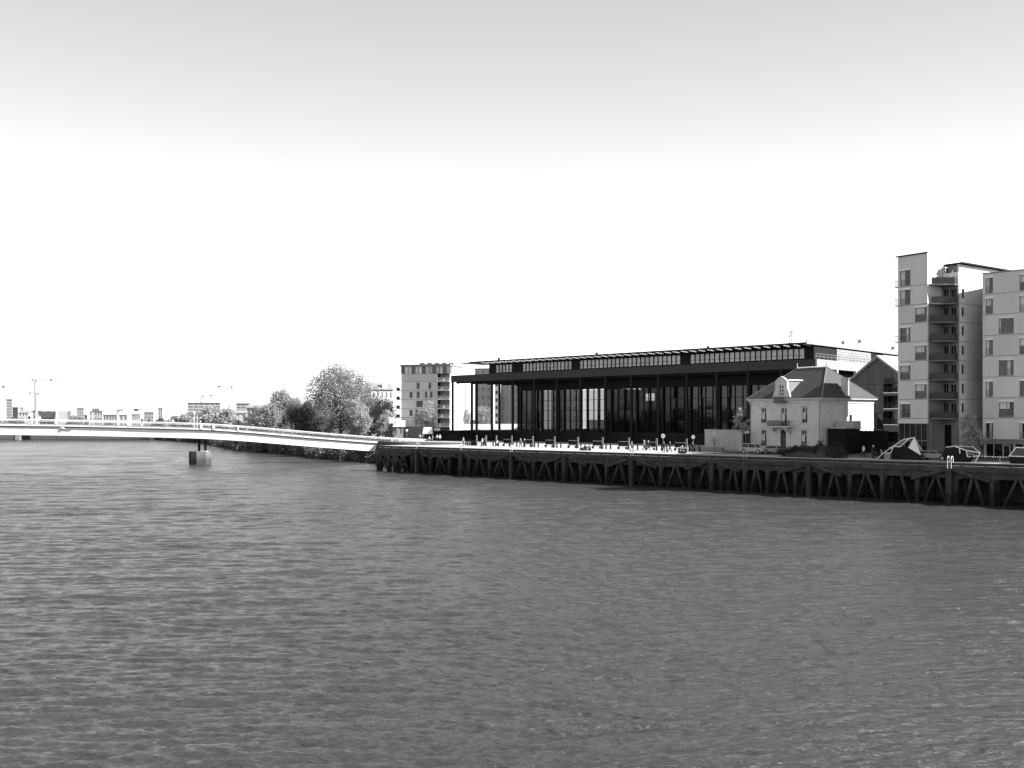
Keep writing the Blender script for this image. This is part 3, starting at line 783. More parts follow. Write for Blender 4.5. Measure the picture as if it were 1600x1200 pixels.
def bpanel(x0, x1, z0, z1):
    m_ = MB()
    ta, tb = (min(z1, gz(x0) - .05), min(z1, gz(x1) - .05)) if z1 > e_ else (z1, z1)
    m_.hexa([(x0, 0, z0), (x1, 0, z0), (x1, .098, z0), (x0, .098, z0), (x0, 0, ta), (x1, 0, tb), (x1, .098, tb), (x0, .098, ta)])
    m_.build('cladding_panel', M['board'], gab)
xs = [-gW + .03, cu(1337), cu(1343), cu(1358), cu(1367.5), hx - .05]
zs = [.1, holes[4][1] - .15, holes[4][1] + 3.25, cz(617, 1365), e_ - .1]
for i in range(5):
    for j in range(4):
        if i == 4 and j == 1: continue
        bpanel(xs[i] + .03, xs[i + 1] - .03, zs[j] + .03, zs[j + 1] - .03)
gx_ = [-gW + .6, cu(1337), cu(1347), cu(1358), xm - .02, cu(1383), cu(1394), cu(1405), -.6]
for a, b in zip(gx_, gx_[1:]): bpanel(a + .02, b - .02, e_ - .06, 99)
bpanel(hx + hw_ + .05, -.03, .1, e_ - .1)
for h, h2 in zip(holes[1:4], holes[0:3]): bpanel(hx - .02, hx + hw_ + .02, h[1] + h[3] + .05, h2[1] - .2)
bpanel(hx - .02, hx + hw_ + .02, holes[0][1] + 2.75, e_ - .1)
for h in holes[:4]:
    m_ = MB(); m_.box(h[0] - .05, h[0] + h[2] + .05, -.12, .38, h[1] - .16, h[1] - .003); lo = m_.build('loggia', M['white'], gab)
    m_ = MB(); m_.box(h[0], h[0] + h[2], 1.5, 1.6, h[1], h[1] + h[3]); m_.box(h[0] + 1.1, h[0] + 1.25, 1.3, 1.498, h[1], h[1] + h[3]); m_.build('loggia_back', M['darkglass'], lo)
    m_ = MB()
    for k in range(18): m_.box(h[0] + .1 + k * .19, h[0] + .13 + k * .19, .05, .08, h[1], h[1] + 1.0)
    m_.box(h[0], h[0] + h[2], .04, .09, h[1] + 1.0, h[1] + 1.05); m_.build('loggia_railing', M['iron'], lo)
window(gab, (0, 0, 0), *holes[4], 'plain', gm='darkglass')
m_ = MB(); m_.box(-gW + .4, -.0, 1.8, gD, 0, e_); m_.slab_xz([(-gW + .1, e_), (-.1, e_), (xm, ap - .1)], .41, gD); m_.box(-.3, 0, .4, 1.8, 0, e_); m_.box(-gW, -gW + .396, .4, gD, 0, e_)
m_.build('body', M['board'], gab)
for sg, xe in ((-1, -gW), (1, 0)):
    sl_ = (e_ - ap) / (xe - xm); xo = xe + sg * .7; zo = ap + sl_ * (xo - xm)
    m_ = MB(); m_.slab_xz([(xm, ap + .03), (xo, zo + .03), (xo, zo + .33), (xm, ap + .33)][::sg], -.55, gD + .3); rf = m_.build('roof', M['zinc'], gab)
    m_ = MB(); m_.slab_xz([(xm, ap - .12), (xo, zo - .12), (xo, zo + .3), (xm, ap + .3)][::sg], -.62, -.553); m_.build('bargeboard', M['steel'], rf)

# ---------------------------------------------------------------- apartment tower
TP0 = (64.9, 150.0)
tow = thing('apartment_tower', 'slender nine-storey apartment tower with a stack of balconies in its recessed corner', 'apartment building', (*TP0, GZ), TANG)
fl = [5.3, 6.13, 9.13, 12.2, 15.2, 18.25, 21.2, 24.1, 27.1, 32.0]
tL, tD = 5.1, 25.5
wins = []
Lx, Rx = (-4.75, 1.85), (-2.1, 2.0)
spec = [(Lx, 6.2, 2.45), (Rx, 9.22, 2.5), (Lx, 12.28, 2.5), (Rx, 15.3, 2.5), (Lx, 18.32, 2.5), (Rx, 21.3, 2.5), (Lx, 24.2, 2.65), (Lx, 27.2, 2.75)]
for (x, w), z, h in spec: wins.append((x, z, w, h))
for a, b in zip(fl[:-1], fl[1:]):
    hz = [w for w in wins if w[1] + 1 > a and w[1] < b - .5]
    wall(tow, M['render'], (0, 0, 0), -tL, 0, a + .03, b - .03, hz, .3, 'wall_panel')
for w in wins: window(tow, (0, 0, 0), *w, 'rail', gm='glass')
for w in [wins[0], wins[2], wins[4], wins[6], wins[7]]:                    # little corner balconies
    m_ = MB()
    m_.box(-tL - .55, -tL + .0, -.1, 1.2, w[1] - .05, w[1] + .05)
    for k in range(9): m_.box(-tL - .54, -tL - .51, -.08 + k * .15, -.05 + k * .15, w[1] + .05, w[1] + 1.05)
    m_.box(-tL - .56, -tL - .5, -.1, 1.2, w[1] + 1.05, w[1] + 1.1); m_.box(-tL - .56, -tL, -.1, -.05, w[1] + 1.05, w[1] + 1.1)
    m_.build('corner_balcony', M['steel'], tow)
m_ = MB(); m_.box(-tL + .1, -.31, .32, 1.0, 5.3, 31.9); m_.box(-tL + .1, -.31, 1.6, tD, 5.3, 31.9); m_.build('core', M['joint'], tow)
m_ = MB(); m_.box(-tL, -tL + .098, .32, tD, 5.3, 32); m_.build('rear_wall', M['render'], tow)
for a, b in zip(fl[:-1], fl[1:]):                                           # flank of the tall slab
    wall(tow, M['render' if a > 23 else 'dkrender'], (0, 0, R(90)), .302, 4.1, a + .03, b - .03, (), .3, 'flank_panel')  # darker lower panels put the shade of the recess into the colour
wall(tow, M['lit'], (0, 0, R(90)), 4.1, tD, 29.2, 31.97, (), .3, 'flank_panel')  # whiter panels imitate sunlight on the upper flank
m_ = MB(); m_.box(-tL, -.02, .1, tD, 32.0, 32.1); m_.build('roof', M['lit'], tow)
m_ = MB(); m_.box(-tL - .3, .02, -.22, .097, 32.0, 32.16); m_.build('roof_edge', M['joint'], tow)
m_ = MB()
for k in range(6): m_.box(-tL + .1 + k * .98, -tL + .16 + k * .98, .05, .15, .1, 5.27)
m_.box(-tL, 0, .04, .16, 2.6, 2.7); m_.box(-tL, 0, .02, .2, .0, .1); m_.build('shopfront_frame', M['steel'], tow)
m_ = MB(); m_.box(-tL, 0, .17, .22, .1, 5.27); m_.build('shopfront_glass', M['glass'], tow)
m_ = MB(); m_.box(-tL, 0, 1.5, 2.0, 0, 5.27); m_.build('shopfront_interior', M['dkrender'], tow)
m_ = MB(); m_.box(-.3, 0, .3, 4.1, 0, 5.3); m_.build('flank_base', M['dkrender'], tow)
# protruding block
pw = 2.66
zt = 29.1
hw = [(1.35, z + .35, 1.0, 2.0) for z in fl[1:8]] + [(.15, z + .1, .9, 2.35) for z in fl[1:8]]
hw += [(.35, .1, 1.2, 5.0)]
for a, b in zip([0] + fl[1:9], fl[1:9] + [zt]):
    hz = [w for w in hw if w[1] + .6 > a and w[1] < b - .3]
    wall(tow, M['render' if b > 29 else 'dkrender'], (0, 4.1, 0), 0.01, pw, a + .03, b - .03, hz, .3, 'wall_panel')  # dark render below the top panel imitates the recess shade
for w in hw[:-1]: window(tow, (0, 4.1, 0), *w, 'two', gm='darkglass')
m_ = MB(); m_.box(.36, 1.54, 4.3, 4.36, .1, 5.08); m_.build('entrance_door', M['darkglass'], tow)
sw_ = [(.75, z + .9, .75, 1.5) for z in fl[1:8]]
for a, b in zip([0] + fl[1:9], fl[1:9] + [zt + 1.2]):
    hz = [w for w in sw_ if w[1] + .6 > a and w[1] < b - .3]
    wall(tow, M['render'], (pw, 4.4, R(90)), 0.002, tD - 4.4, a + .03, b - .03, hz, .3, 'side_panel')
for w in sw_: window(tow, (pw, 4.4, R(90)), *w, 'plain', gm='darkglass', ystep=.12)
m_ = MB(); m_.box(.02, pw - .31, 4.8, tD, 0, zt - .2); m_.build('side_core', M['joint'], tow)
m_ = MB(); m_.box(.02, pw - .305, 4.4, tD, zt, zt + .12); m_.build('side_roof', M['joint'], tow)
m_ = MB(); m_.box(.3, pw - .31, 5.2, tD - 3, zt + .12, zt + 1.3); m_.build('penthouse', M['dkrender'], tow)
m_ = MB(); m_.box(.05, pw + .5, 4.6, tD - 2, zt + 1.3, zt + 1.5); m_.build('penthouse_roof', M['black'], tow)
m_ = MB()
for x, y in ((0.25, 3.4), (.95, 3.4), (.25, 4.05)): m_.cyl((x, y, 27.2), (x, y, 29.9), .05, n=6)
m_.box(.2, 1.0, 3.35, 4.1, 29.85, 29.95); m_.build('terrace_frame', M['white'], tow)
for i, z in enumerate(fl[1:9]):
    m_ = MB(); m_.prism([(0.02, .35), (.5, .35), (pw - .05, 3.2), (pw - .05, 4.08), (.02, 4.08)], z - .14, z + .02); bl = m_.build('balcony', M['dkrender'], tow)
    m_ = MB()
    pts = [(.5, .37), (pw - .07, 3.2), (pw - .07, 4.06)]
    for (a, b), (c, d) in zip(pts, pts[1:]):
        m_.bar((a, b, z + 1.08), (c, d, z + 1.08), .06); m_.bar((a, b, z + .52), (c, d, z + .52), .015, .9); L = math.hypot(c - a, d - b); nn = int(L / .13)
        for k in range(nn + 1):
            q = k / nn; m_.box(a + (c - a) * q - .014, a + (c - a) * q + .014, b + (d - b) * q - .014, b + (d - b) * q + .014, z + .02, z + 1.06)
    m_.build('balcony_railing', M['iron'], bl)
    if i in (0, 2, 4, 6, 7):
        m_ = MB(); m_.box(.7, 1.5, 2.6, 3.2, z + .02, z + .75); m_.build('balcony_planter', M['joint' if i != 7 else 'palecloth'], bl)
m_ = MB(); m_.cyl((1.35, 3.0, 27.3), (2.2, 3.5, 29.3), .05, n=6); m_.build('parasol_pole', M['white'], tow)

# ---------------------------------------------------------------- second apartment building
BP0 = (72.9, 148.7)
apt = thing('apartment_block', 'broad pale eight-storey apartment block with staggered windows', 'apartment building', (*BP0, GZ), QANG)
sB = BP0[0] * E1[0] + BP0[1] * E1[1]; wB = BP0[0] * E2[0] + BP0[1] * E2[1]
bx = lambda u: s_at(u, wB) - sB
fb = [2.9, 6.15, 9.3, 12.5, 15.7, 18.9, 22.1, 25.3, 28.5]
bw_ = []
cols_a = [(bx(1540), bx(1551.5) - bx(1540)), (bx(1593), 2.6), (bx(1593) + 8.6, 2.6), (bx(1593) + 17, 2.6)]
cols_b = [(bx(1560.5), bx(1584) - bx(1560.5)), (bx(1593) + 4.3, 2.4), (bx(1593) + 12.8, 2.4)]
for i in range(8):
    for x, w in (cols_a if i in (0, 2, 4, 6, 7) else cols_b): bw_.append((x, fb[i] + .12, w, 2.62))
bL = 30
for i in range(8):
    wall(apt, M['render'], (0, 0, 0), 0, bL, fb[i] + .03, fb[i + 1] - .03, [w for w in bw_ if abs(w[1] - fb[i] - .12) < .01], .3, 'wall_panel')
for w in bw_: window(apt, (0, 0, 0), *w, 'rail', gm='glass')
m_ = MB(); m_.box(.1, bL, .9, 16, 1.6, 28.4); m_.box(.1, .3, .31, .9, 2.9, 28.4); m_.build('core', M['joint'], apt)
for i in range(8): wall(apt, M['render'], (0, 16, R(-90)), 0, 15.69, fb[i] + .03, fb[i + 1] - .03, (), .098, 'gable_panel')
m_ = MB(); m_.box(-.1, bL + .1, -.12, 16.1, 28.5, 28.62); m_.build('roof', M['steel'], apt)
m_ = MB(); m_.box(.1, bL, .1, .4, 2.2, 2.87); m_.build('base_band', M['dkrender'], apt)
m_ = MB()
for k in range(22): m_.box(.1 + k * 1.38, .1 + k * 1.38 + (.1 if k % 3 else .35), .25, .4, 0, 2.2)
m_.box(bx(1566), bx(1567.5), .1, .25, 0, 2.1); m_.box(bx(1577), bx(1578.5), .1, .25, 0, 2.1); m_.box(bx(1567.5), bx(1577), .1, .25, 1.95, 2.1); m_.build('shopfront_frame', M['concrete'], apt)
m_ = MB(); m_.box(.1, bL, .45, .5, 0, 2.2); m_.build('shopfront_glass', M['darkglass'], apt)

# ---------------------------------------------------------------- pale wall by the hall's right end
s0, s1 = s_at(1101, 160), s_at(1160, 160)
wl2 = thing('garden_wall', 'tall pale concrete wall between the black hall and the villa', 'wall', (*SW(s0, 160), GZ), QANG)
n = 6
for k in range(n):
    m_ = MB(); a = (s1 - s0) / n; m_.box(k * a + .015, (k + 1) * a - .015, 0, .3, 0, 3.9); m_.build('wall_panel', M['concrete'], wl2)
m_ = MB(); m_.box(-.1, s1 - s0 + .1, -.08, .38, 3.902, 4.02); m_.build('coping', M['concrete'], wl2)
m_ = MB(); m_.box(-1.6, 5.6, -3.2, -2.3, 0, .75)
tag(m_.build('low_wall', M['dkrender'], None), 'low grey kerb wall at the foot of the tall pale wall', 'wall').location = (*SW(s0, 160), GZ)
bpy.data.objects['low_wall'].rotation_euler = (0, 0, QANG)
# ---------------------------------------------------------------- footbridge
BU = [(-140, 231, 665.5), (-60, 234.5, 666.3), (0, 237, 667.0), (100, 241, 668.3), (200, 244, 670.4), (280, 246, 672.4), (334, 248, 674.2), (400, 251, 679.0), (455, 253.5, 683.8), (510, 256, 688.4), (560, 259, 692.2), (593, 261, 694.7), (640, 265, 697.0), (676, 268, 697.4)]
bp_ = []
for u, Y, v in BU:
    x, y = PX(u, Y); bp_.append(Vector((x, y, zz(v, Y))))
def bridge_pt(u):
    us = [b[0] for b in BU]
    for k in range(len(us) - 1):
        if us[k] <= u <= us[k + 1]:
            q = (u - us[k]) / (us[k + 1] - us[k]); return bp_[k].lerp(bp_[k + 1], q)
    return bp_[-1]
samp = [bridge_pt(u) for u in np.linspace(-140, 676, 52)]
for _ in range(2): samp = [samp[0]] + [(samp[i - 1] + samp[i] * 2 + samp[i + 1]) / 4 for i in range(1, len(samp) - 1)] + [samp[-1]]
nor = []
for i in range(len(samp)):
    d = samp[min(i + 1, len(samp) - 1)] - samp[max(i - 1, 0)]
    nor.append(Vector((-d.y, d.x, 0)).normalized())           # away from the camera
foot = thing('footbridge', 'long white footbridge with slim railings sloping down to the quay', 'footbridge', (0, 0, 0))
def sweep(off0, off1, z0, z1, name, mat, i0=0, i1=None, parent=foot):
    m = MB(); i1 = len(samp) - 1 if i1 is None else i1
    rings = []
    for i in range(i0, i1 + 1):
        p, n = samp[i], nor[i]
        a, b = p + n * off0, p + n * off1
        rings.append([m.pt((a.x, a.y, a.z + z0)), m.pt((b.x, b.y, b.z + z0)), m.pt((b.x, b.y, b.z + z1)), m.pt((a.x, a.y, a.z + z1))])
    for r, q in zip(rings, rings[1:]):
        for k in range(4): m.f.append([r[k], r[(k + 1) % 4], q[(k + 1) % 4], q[k]])
    m.f.append(rings[0]); m.f.append(rings[-1])
    return m.build(name, mat, parent)
cut = 47
sweep(0.0, 3.6, -1.95, 0.0, 'girder', M['white'], 0, cut)
sweep(-.05, 4.0, .003, .34, 'deck_edge_shadow_gap', M['steel'])  # grey strip painted in for the shade under the deck overhang
bpy.data.objects['deck_edge_shadow_gap'].name = 'deck_shade_strip'
sweep(-.42, 4.4, .343, .62, 'deck', M['white'])
sweep(-.2, 4.2, .623, .85, 'walkway', M['concrete'])
for off, nm in ((-.32, 'near'), (4.3, 'far')):
    sweep(off - .09, off + .09, 1.78, 2.02, 'handrail', M['white'])
    sweep(off - .04, off + .04, 1.52, 1.6, 'mid_rail', M['white'])
    for z in (.85, 1.08, 1.3): sweep(off - .012, off + .012, z, z + .025, 'cable', M['steel'])
tot = 0; nxt = 0
pm = MB(); pm.box(-.035, .035, -.05, .05, .6, 1.8); pm = pm.mesh('railing_post', M['steel'])
for i in range(len(samp) - 1):
    a, b = samp[i], samp[i + 1]; L = (b - a).length; d = b - a
    while nxt < tot + L:
        p = a.lerp(b, (nxt - tot) / L)
        for off in (-.32, 4.3):
            q = p + nor[i] * off; put('railing_post', pm, foot, q, math.atan2(d.y, d.x))
        nxt += 2.9
    tot += L
for u in (314.5, 334, 372, 612, 624, 634, 656):
    p = bridge_pt(u); w = .55 if u in (314.5, 334) else .3
    m_ = MB(); m_.box(-w / 2, w / 2, -.5, -.3, .5, 1.95); put('broad_post', m_.mesh('broad_post', M['white']), foot, p, math.atan2(nor[30].y, nor[30].x) - math.pi / 2)
p0, p1 = bridge_pt(96), bridge_pt(112)
m_ = MB(); m_.bar(p0 + Vector((0, -.12, -.25)), p1 + Vector((0, -.12, -.25)), .3, .5); m_.build('service_box', M['steel'], foot)
m_ = MB(); q = bridge_pt(98.5) + Vector((0, -.3, -.12)); m_.cyl(q + Vector((-.3, 0, 0)), q + Vector((.35, 0, 0)), .28, n=10); m_.build('service_lamp', M['white'], foot)
# pier of the footbridge
PY = 247.5
pc = PX(312.5, PY)
pier = thing('bridge_pier', 'concrete block pier with two dark steel columns under the white footbridge', 'bridge pier', (pc[0], pc[1] + .6, 0), R(-6))
m_ = MB(); m_.prism([(-1.75, 1.9), (-2.0, -1.7), (.2, -3.0), (2.25, -1.9), (2.05, 1.9)], -3, 3.4); m_.build('block', M['pierc'], pier)
m_ = MB(); m_.prism([(-2.3, 1.6), (-2.5, -1.5), (-2.05, -1.8), (-1.85, 1.6)], -3, 3.5); m_.build('fender', M['tyre'], pier)
m_ = MB(); m_.box(.4, 2.0, -1.5, .2, 3.403, 3.52); m_.build('cap_ledge', M['pale'], pier)
zb = bridge_pt(313).z - 1.95
for x in (-.75, .95):
    m_ = MB(); m_.cyl((x, .7, 3.4), (x, .7, zb), .33, n=14); c_ = m_.build('column', M['black'], pier, True)
    m_ = MB(); m_.box(x - .6, x + .6, .1, 1.3, zb - .35, zb - .004); m_.build('bearing', M['black'], c_)
# lamp posts on the bridge and the quay
def lamp_post(label, loc, h, r, head, mat='steel', cat='lamp post', rz=0):
    t = thing('lamp_post', label, cat, loc, rz)
    m = MB(); m.cyl((0, 0, 0), (0, 0, h), r, r * .7, n=8); m.build('pole', M[mat], t)
    m = MB(); m.cyl((0, 0, 0), (0, 0, .25), r * 1.9, n=8); m.build('pole_base', M[mat], t)
    m = MB()
    if head == 'lantern': m.cyl((0, 0, h), (0, 0, h + .6), .22, .4, n=8); m.cyl((0, 0, h + .6), (0, 0, h + .75), .45, .15, n=8)
    elif head == 'arm': m.bar((0, 0, h - .05), (1.4, 0, h + .15), .1); m.box(.9, 1.9, -.2, .2, h + .05, h + .2)
    elif head == 'panel': m.box(-.85, .85, -.12, -.04, h - 2.2, h - .4)
    if m.f: m.build('lamp_head' if head != 'panel' else 'sign_panel', M['white'] if head in ('panel',) else M[mat], t)
    return t
for u, lab in ((134, 'white twin-pole lamp on the footbridge, nearer the tall pale crane'), (300, 'thin white twin-pole lamp on the footbridge in front of the pale far trees')):
    p = bridge_pt(u) + nor[20] * 3.9
    t = lamp_post(lab, (p.x, p.y, p.z + .64), 3.6, .07, 'lantern', 'white')
    m_ = MB(); m_.cyl((.8, 0, 0), (.8, 0, 3.5), .06, n=6); m_.build('second_pole', M['white'], t)
lamp_post('black lamp post with a square white panel near the bank trees', (*PX(612, 268), GZ), 7.0, .13, 'panel', 'black')
lamp_post('tall black lamp post in front of the budding street tree', (*PX(677, 275), GZ), 9.4, .13, 'arm', 'black')

# ---------------------------------------------------------------- far road bridge behind the footbridge
fbr = thing('far_bridge', 'low grey road bridge on stout piers glimpsed under the white footbridge', 'bridge', (0, 0, 0))
x0, _ = PX(-260, 545); x1, _ = PX(262, 545)
m_ = MB(); m_.box(x0, x1, 543, 555, 4.4, 6.6); m_.build('deck', M['concrete'], fbr)
m_ = MB(); m_.box(x0, x1, 542.6, 542.99, 6.2, 7.4); m_.build('parapet', M['far'], fbr)
for u in (-190, 23, 236):
    x, _ = PX(u, 540)
    m_ = MB(47 and x, 541, 0); m_.prism([(-1.9, 1.2), (-.3, 0), (1.9, .6), (1.9, 13), (-1.9, 13)], -3, 4.396); m_.build('pier', M['dkrender'], fbr)

# ---------------------------------------------------------------- apartment building by the bank and its neighbours
DP = PX(627, 310); DA = R(-14)
dk = lambda u: along(DP, DA, u)
bD = thing('balcony_block', 'grey apartment block with a glazed penthouse storey and white corner balconies', 'apartment building', (*DP, GZ), DA)
dW = dk(683.5); dW2 = dk(703)
fz = [0, 3.6, 6.5, 9.4, 12.3, 15.2, 18.1, 20.6]
dw = []
for u, w, rows_ in ((651, 1.0, (5, 4)), (669.5, .9, (5,)), (664, .8, (4,)), (672, .8, (4, 3)), (666, .7, (3,)), (650.5, 2.2, (3,)), (649, .8, (2, 1)), (640, 1.0, (4, 2))):
    for r_ in rows_: dw.append((dk(u), fz[r_] + .5, w, 2.0))
for a, b in zip(fz[:-1], fz[1:]): wall(bD, M['dkrender'] if a < 3 else M['render'], (0, 0, 0), 0, dW, a + .04, b - .04, [w for w in dw if a < w[1] < b], .3, 'wall_panel')
for w in dw: window(bD, (0, 0, 0), *w, 'two', gm='darkglass')
m_ = MB(); m_.box(.1, dW, .9, 14, .1, 20.5); m_.build('core', M['joint'], bD)
pn = 14
m_ = MB(); m_.box(-.3, dW2 + .2, -.35, 14, 23.0, 23.6); m_.build('roof', M['dkrender'], bD)
for k in range(pn):
    m_ = MB(); a = (dW2) / pn; m_.box(k * a + .1, (k + 1) * a - .1, .1, .2, 20.65, 22.95); m_.build('penthouse_window', M['blind'] if k % 3 else M['glass'], bD)
m_ = MB()
for k in range(pn + 1): m_.box(k * dW2 / pn - .12, k * dW2 / pn + .12, .05, .4, 20.62, 22.99)
m_.build('penthouse_frame', M['dkrender'], bD)
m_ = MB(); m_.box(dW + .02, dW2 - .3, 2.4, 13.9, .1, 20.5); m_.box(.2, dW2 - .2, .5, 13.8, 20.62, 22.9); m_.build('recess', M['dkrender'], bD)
for i, z in enumerate(fz[1:7]):
    m_ = MB(); m_.box(dW + .05, dW2 + .1, -.9, 2.39, z - .12, z + .16); b_ = m_.build('balcony', M['white'], bD)
    m_ = MB()
    for k in range(14): m_.box(dW + .1 + k * (dW2 - dW) / 14, dW + .16 + k * (dW2 - dW) / 14, -.88, -.84, z + .16, z + 1.1)
    m_.box(dW + .05, dW2 + .1, -.9, -.82, z + 1.1, z + 1.18); m_.build('balcony_railing', M['white'], b_)
    m_ = MB(); m_.box(dW + .4 + (i % 3) * .7, dW + .9 + (i % 3) * .7, .2, .7, z + .17, z + .9); m_.build('balcony_plant_pot', M['palecloth'], b_)
for z in fz[1:6]:
    m_ = MB(); m_.box(-1.5, -.004, -.6, 2.5, z - .1, z + .1); m_.box(-1.5, -1.4, -.6, 2.5, z + .1, z + 1.1); m_.build('end_balcony', M['steel'], bD)
wall(bD, M['lit'], (dW2, .3, R(90)), 2.1, 22, 0, 22.98, [(8, z + .5, 1.1, 2.2) for z in fz[1:7:2]] + [(16, z + .3, 1.2, 2.4) for z in fz[1:7]], .3, 'end_wall')  # whiter than the front: sunlight put into the wall colour
for z in fz[1:7:2]: window(bD, (dW2, .3, R(90)), 8, z + .5, 1.1, 2.2, 'two', gm='darkglass')
for z in fz[1:7]: window(bD, (dW2, .3, R(90)), 16, z + .3, 1.2, 2.4, 'two', gm='darkglass')
m_ = MB(); m_.box(dW2 - .29, dW2 - .01, .3, 2.39, 0, 20.5); m_.build('corner_pier', M['white'], bD)
rq = random.Random(5)
for k in range(5):
    a = dW2 * .35 + k * 2.2
    m_ = MB(); m_.box(a, a + 1.6, 1.5 + k * .8, 3.5 + k * .8, 23.6, 24.0 + rq.random() * .3); m_.build('roof_plant_box', M['steel'], bD)

def simple_block(name, label, u0, u1, vtop, Y, ang=0.0, depth=14, wallm='render', roofm='dkrender', floors=6, cols=5, gm='farpane', vbot=None, wfrac=.45, strip=False, cat='building', base=GZ, roof='flat', sill=False):
    p = PX(u0, Y); L = along(p, ang, u1); H = zz(vtop, Y + .5 * L * math.sin(ang)) - base
    t = thing(name, label, cat, (*p, base), ang)
    fh = H / floors; ww = L / cols
    ws = []
    for i in range(floors):
        for j in range(cols): ws.append((j * ww + ww * (1 - wfrac) / 2 if not strip else j * ww + .08 * ww, i * fh + fh * .3, ww * wfrac if not strip else ww * .84, fh * .48))
    wall(t, M[wallm], (0, 0, 0), 0, L, 0, H, ws, .35)
    big = fh * .48 / Y * FPX > 3.0
    wm_ = MB(); w0 = ws[0]
    wm_.box(0, w0[2], 0, .06, 0, w0[3]); wm_ = wm_.mesh('window', M[gm])
    for w in ws: put('window', wm_, t, (w[0], .2, w[1]))
    m = MB(); m.box(.002, L - .002, .42, depth, 0, H - .002); m.box(0, .35, .352, .418, 0, H - .1); m.box(L - .35, L, .352, .418, 0, H - .1); m.build('body', M[wallm], t)
    m = MB()
    if roof == 'flat': m.box(-.3, L + .3, -.3, depth + .3, H, H + fh * .12)
    else:
        h2 = roof; m.hexa([(-.4, -.4, H), (L + .4, -.4, H), (L + .4, depth + .4, H), (-.4, depth + .4, H), (-.4 if roof < 3 else 1, depth * .45, H + h2), (L + .4 if roof < 3 else L - 1, depth * .45, H + h2), (L + .4 if roof < 3 else L - 1, depth * .55, H + h2), (-.4 if roof < 3 else 1, depth * .55, H + h2)])
    m.build('roof', M[roofm], t)
    return t, L, H
A17 = R(-14)
t, L, H = simple_block('white_house', 'white-walled house with a grey pitched roof behind the bank trees', 580, 614, 609, 350, R(24), 10, 'farw', 'steel', 4, 5, roof=2.6, wfrac=.3, cat='house')
m_ = MB(); m_.box(L * .55, L * .55 + 1.7, 1, 2.2, H, H + 3.0); m_.build('chimney', M['white'], t)
simple_block('courtyard_block', 'grey apartment block seen through the open end of the black colonnade', 742, 768, 577, 372, A17, 14, 'renderb', 'dkrender', 8, 3)
simple_block('glazed_stair_block', 'narrow white stair block with bright window strips seen between the black columns', 768.5, 779, 572, 376, A17, 10, 'farw', 'dkrender', 9, 1, gm='darkglass', wfrac=.75)
simple_block('shaded_block', 'dark grey apartment block standing behind the glazed end of the hall', 779.5, 850, 586, 380, A17, 14, 'dkrender', 'dkrender', 7, 7)
simple_block('court_rear_block', 'pale building visible through the clear glass of the hall end', 856, 910, 584, 392, A17, 12, 'render', 'steel', 6, 7)
x, y = PX(690, 318)
t = thing('courtyard_wall', 'low sunlit white wall running behind the black colonnade', 'wall', (x, y, GZ), R(16))
for k in range(5):
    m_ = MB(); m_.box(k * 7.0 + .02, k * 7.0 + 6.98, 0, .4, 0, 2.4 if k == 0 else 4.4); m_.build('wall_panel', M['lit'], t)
m_ = MB(); m_.box(11, 13.3, -.04, -.003, .8, 2.6); m_.build('gate', M['steel'], t)
simple_block('low_shop', 'low building with a long white sign band at the foot of the grey block', 596, 630, 660.5, 300, R(17), 8, 'dkrender', 'white', 1, 4, cat='shop')
sb = MB(); sb.box(.2, 7.5, -.25, -.003, 3.6, 5.6); lshop = [o for o in bpy.data.objects if o.name == 'low_shop'][0]; sb.build('sign_band', M['white'], lshop)
# market canopies
for i, (u0, u1, vt, vb, lab) in enumerate(((660, 676, 667.5, 678, 'tall white square canopy on thin legs near the plinth'), (677, 688, 669, 676.5, 'smaller white canopy beside the black plinth wall'))):
    p = PX(u0, 268 + i * 4); w = (u1 - u0) / FPX * 268
    t = thing('canopy_tent', lab, 'canopy', (*p, GZ), 0)
    z0, z1 = zz(vb, 268) - GZ, zz(vt, 268) - GZ
    m_ = MB(); m_.frus(0, w, 0, 3, z0, .3, w - .3, .3, 2.7, z1); m_.build('cover', M['white'], t)
    lm_ = MB(); lm_.cyl((0, 0, 0), (0, 0, z0), .05, n=6); lm_ = lm_.mesh('leg', M['steel'])
    for a in (.1, w - .1):
        for b in (.1, 2.9): put('leg', lm_, t, (a, b, 0))

# ---------------------------------------------------------------- distant skyline
FB = 5.0
simple_block('tower_block', 'pale slim high-rise with stacked balcony bands far beyond the bridge', 9.5, 19, 624, 1100, R(8), 12, 'far', 'far', 9, 1, strip=True, base=FB)
simple_block('slab_block', 'long pale slab of flats with window bands rising above the far trees', 293, 344, 629.5, 900, R(5), 14, 'far', 'steel', 8, 6, strip=True, base=FB)
simple_block('slab_block', 'shorter pale slab of flats above the white wall by the bridge', 369, 390, 630.5, 900, R(5), 14, 'far', 'steel', 8, 3, strip=True, base=FB)
simple_block('dark_block', 'dark grey low block beside the slim high-rise', 19.5, 28, 637, 900, R(-8), 14, 'fard', 'fard', 4, 2, base=FB)
simple_block('far_house', 'white far house with dark roof next to the dark low block', 29, 44, 645, 800, R(10), 12, 'farw', 'fard', 3, 3, base=FB, roof=2.0)
simple_block('far_house', 'pale square far house beside the dark trapezoid hall', 45, 56, 642, 820, R(5), 12, 'far', 'fard', 4, 2, base=FB)
x, y = PX(59, 760)
t = thing('flared_hall', 'dark hall with flared side walls and white end frames on the far bank', 'building', (x, y, FB), R(-4))
w_ = 29 / FPX * 760; h_ = zz(642.5, 760) - FB
m_ = MB(); m_.slab_xz([(w_ * .14, 0), (w_ * .88, 0), (w_, h_), (0, h_)], 0, 18); m_.build('wall', M['fard'], t)
m_ = MB(); m_.slab_xz([(w_ * .04, 0), (w_ * .135, 0), (-.01, h_), (-w_ * .07, h_)], -.2, 2); m_.build('end_frame', M['white'], t)
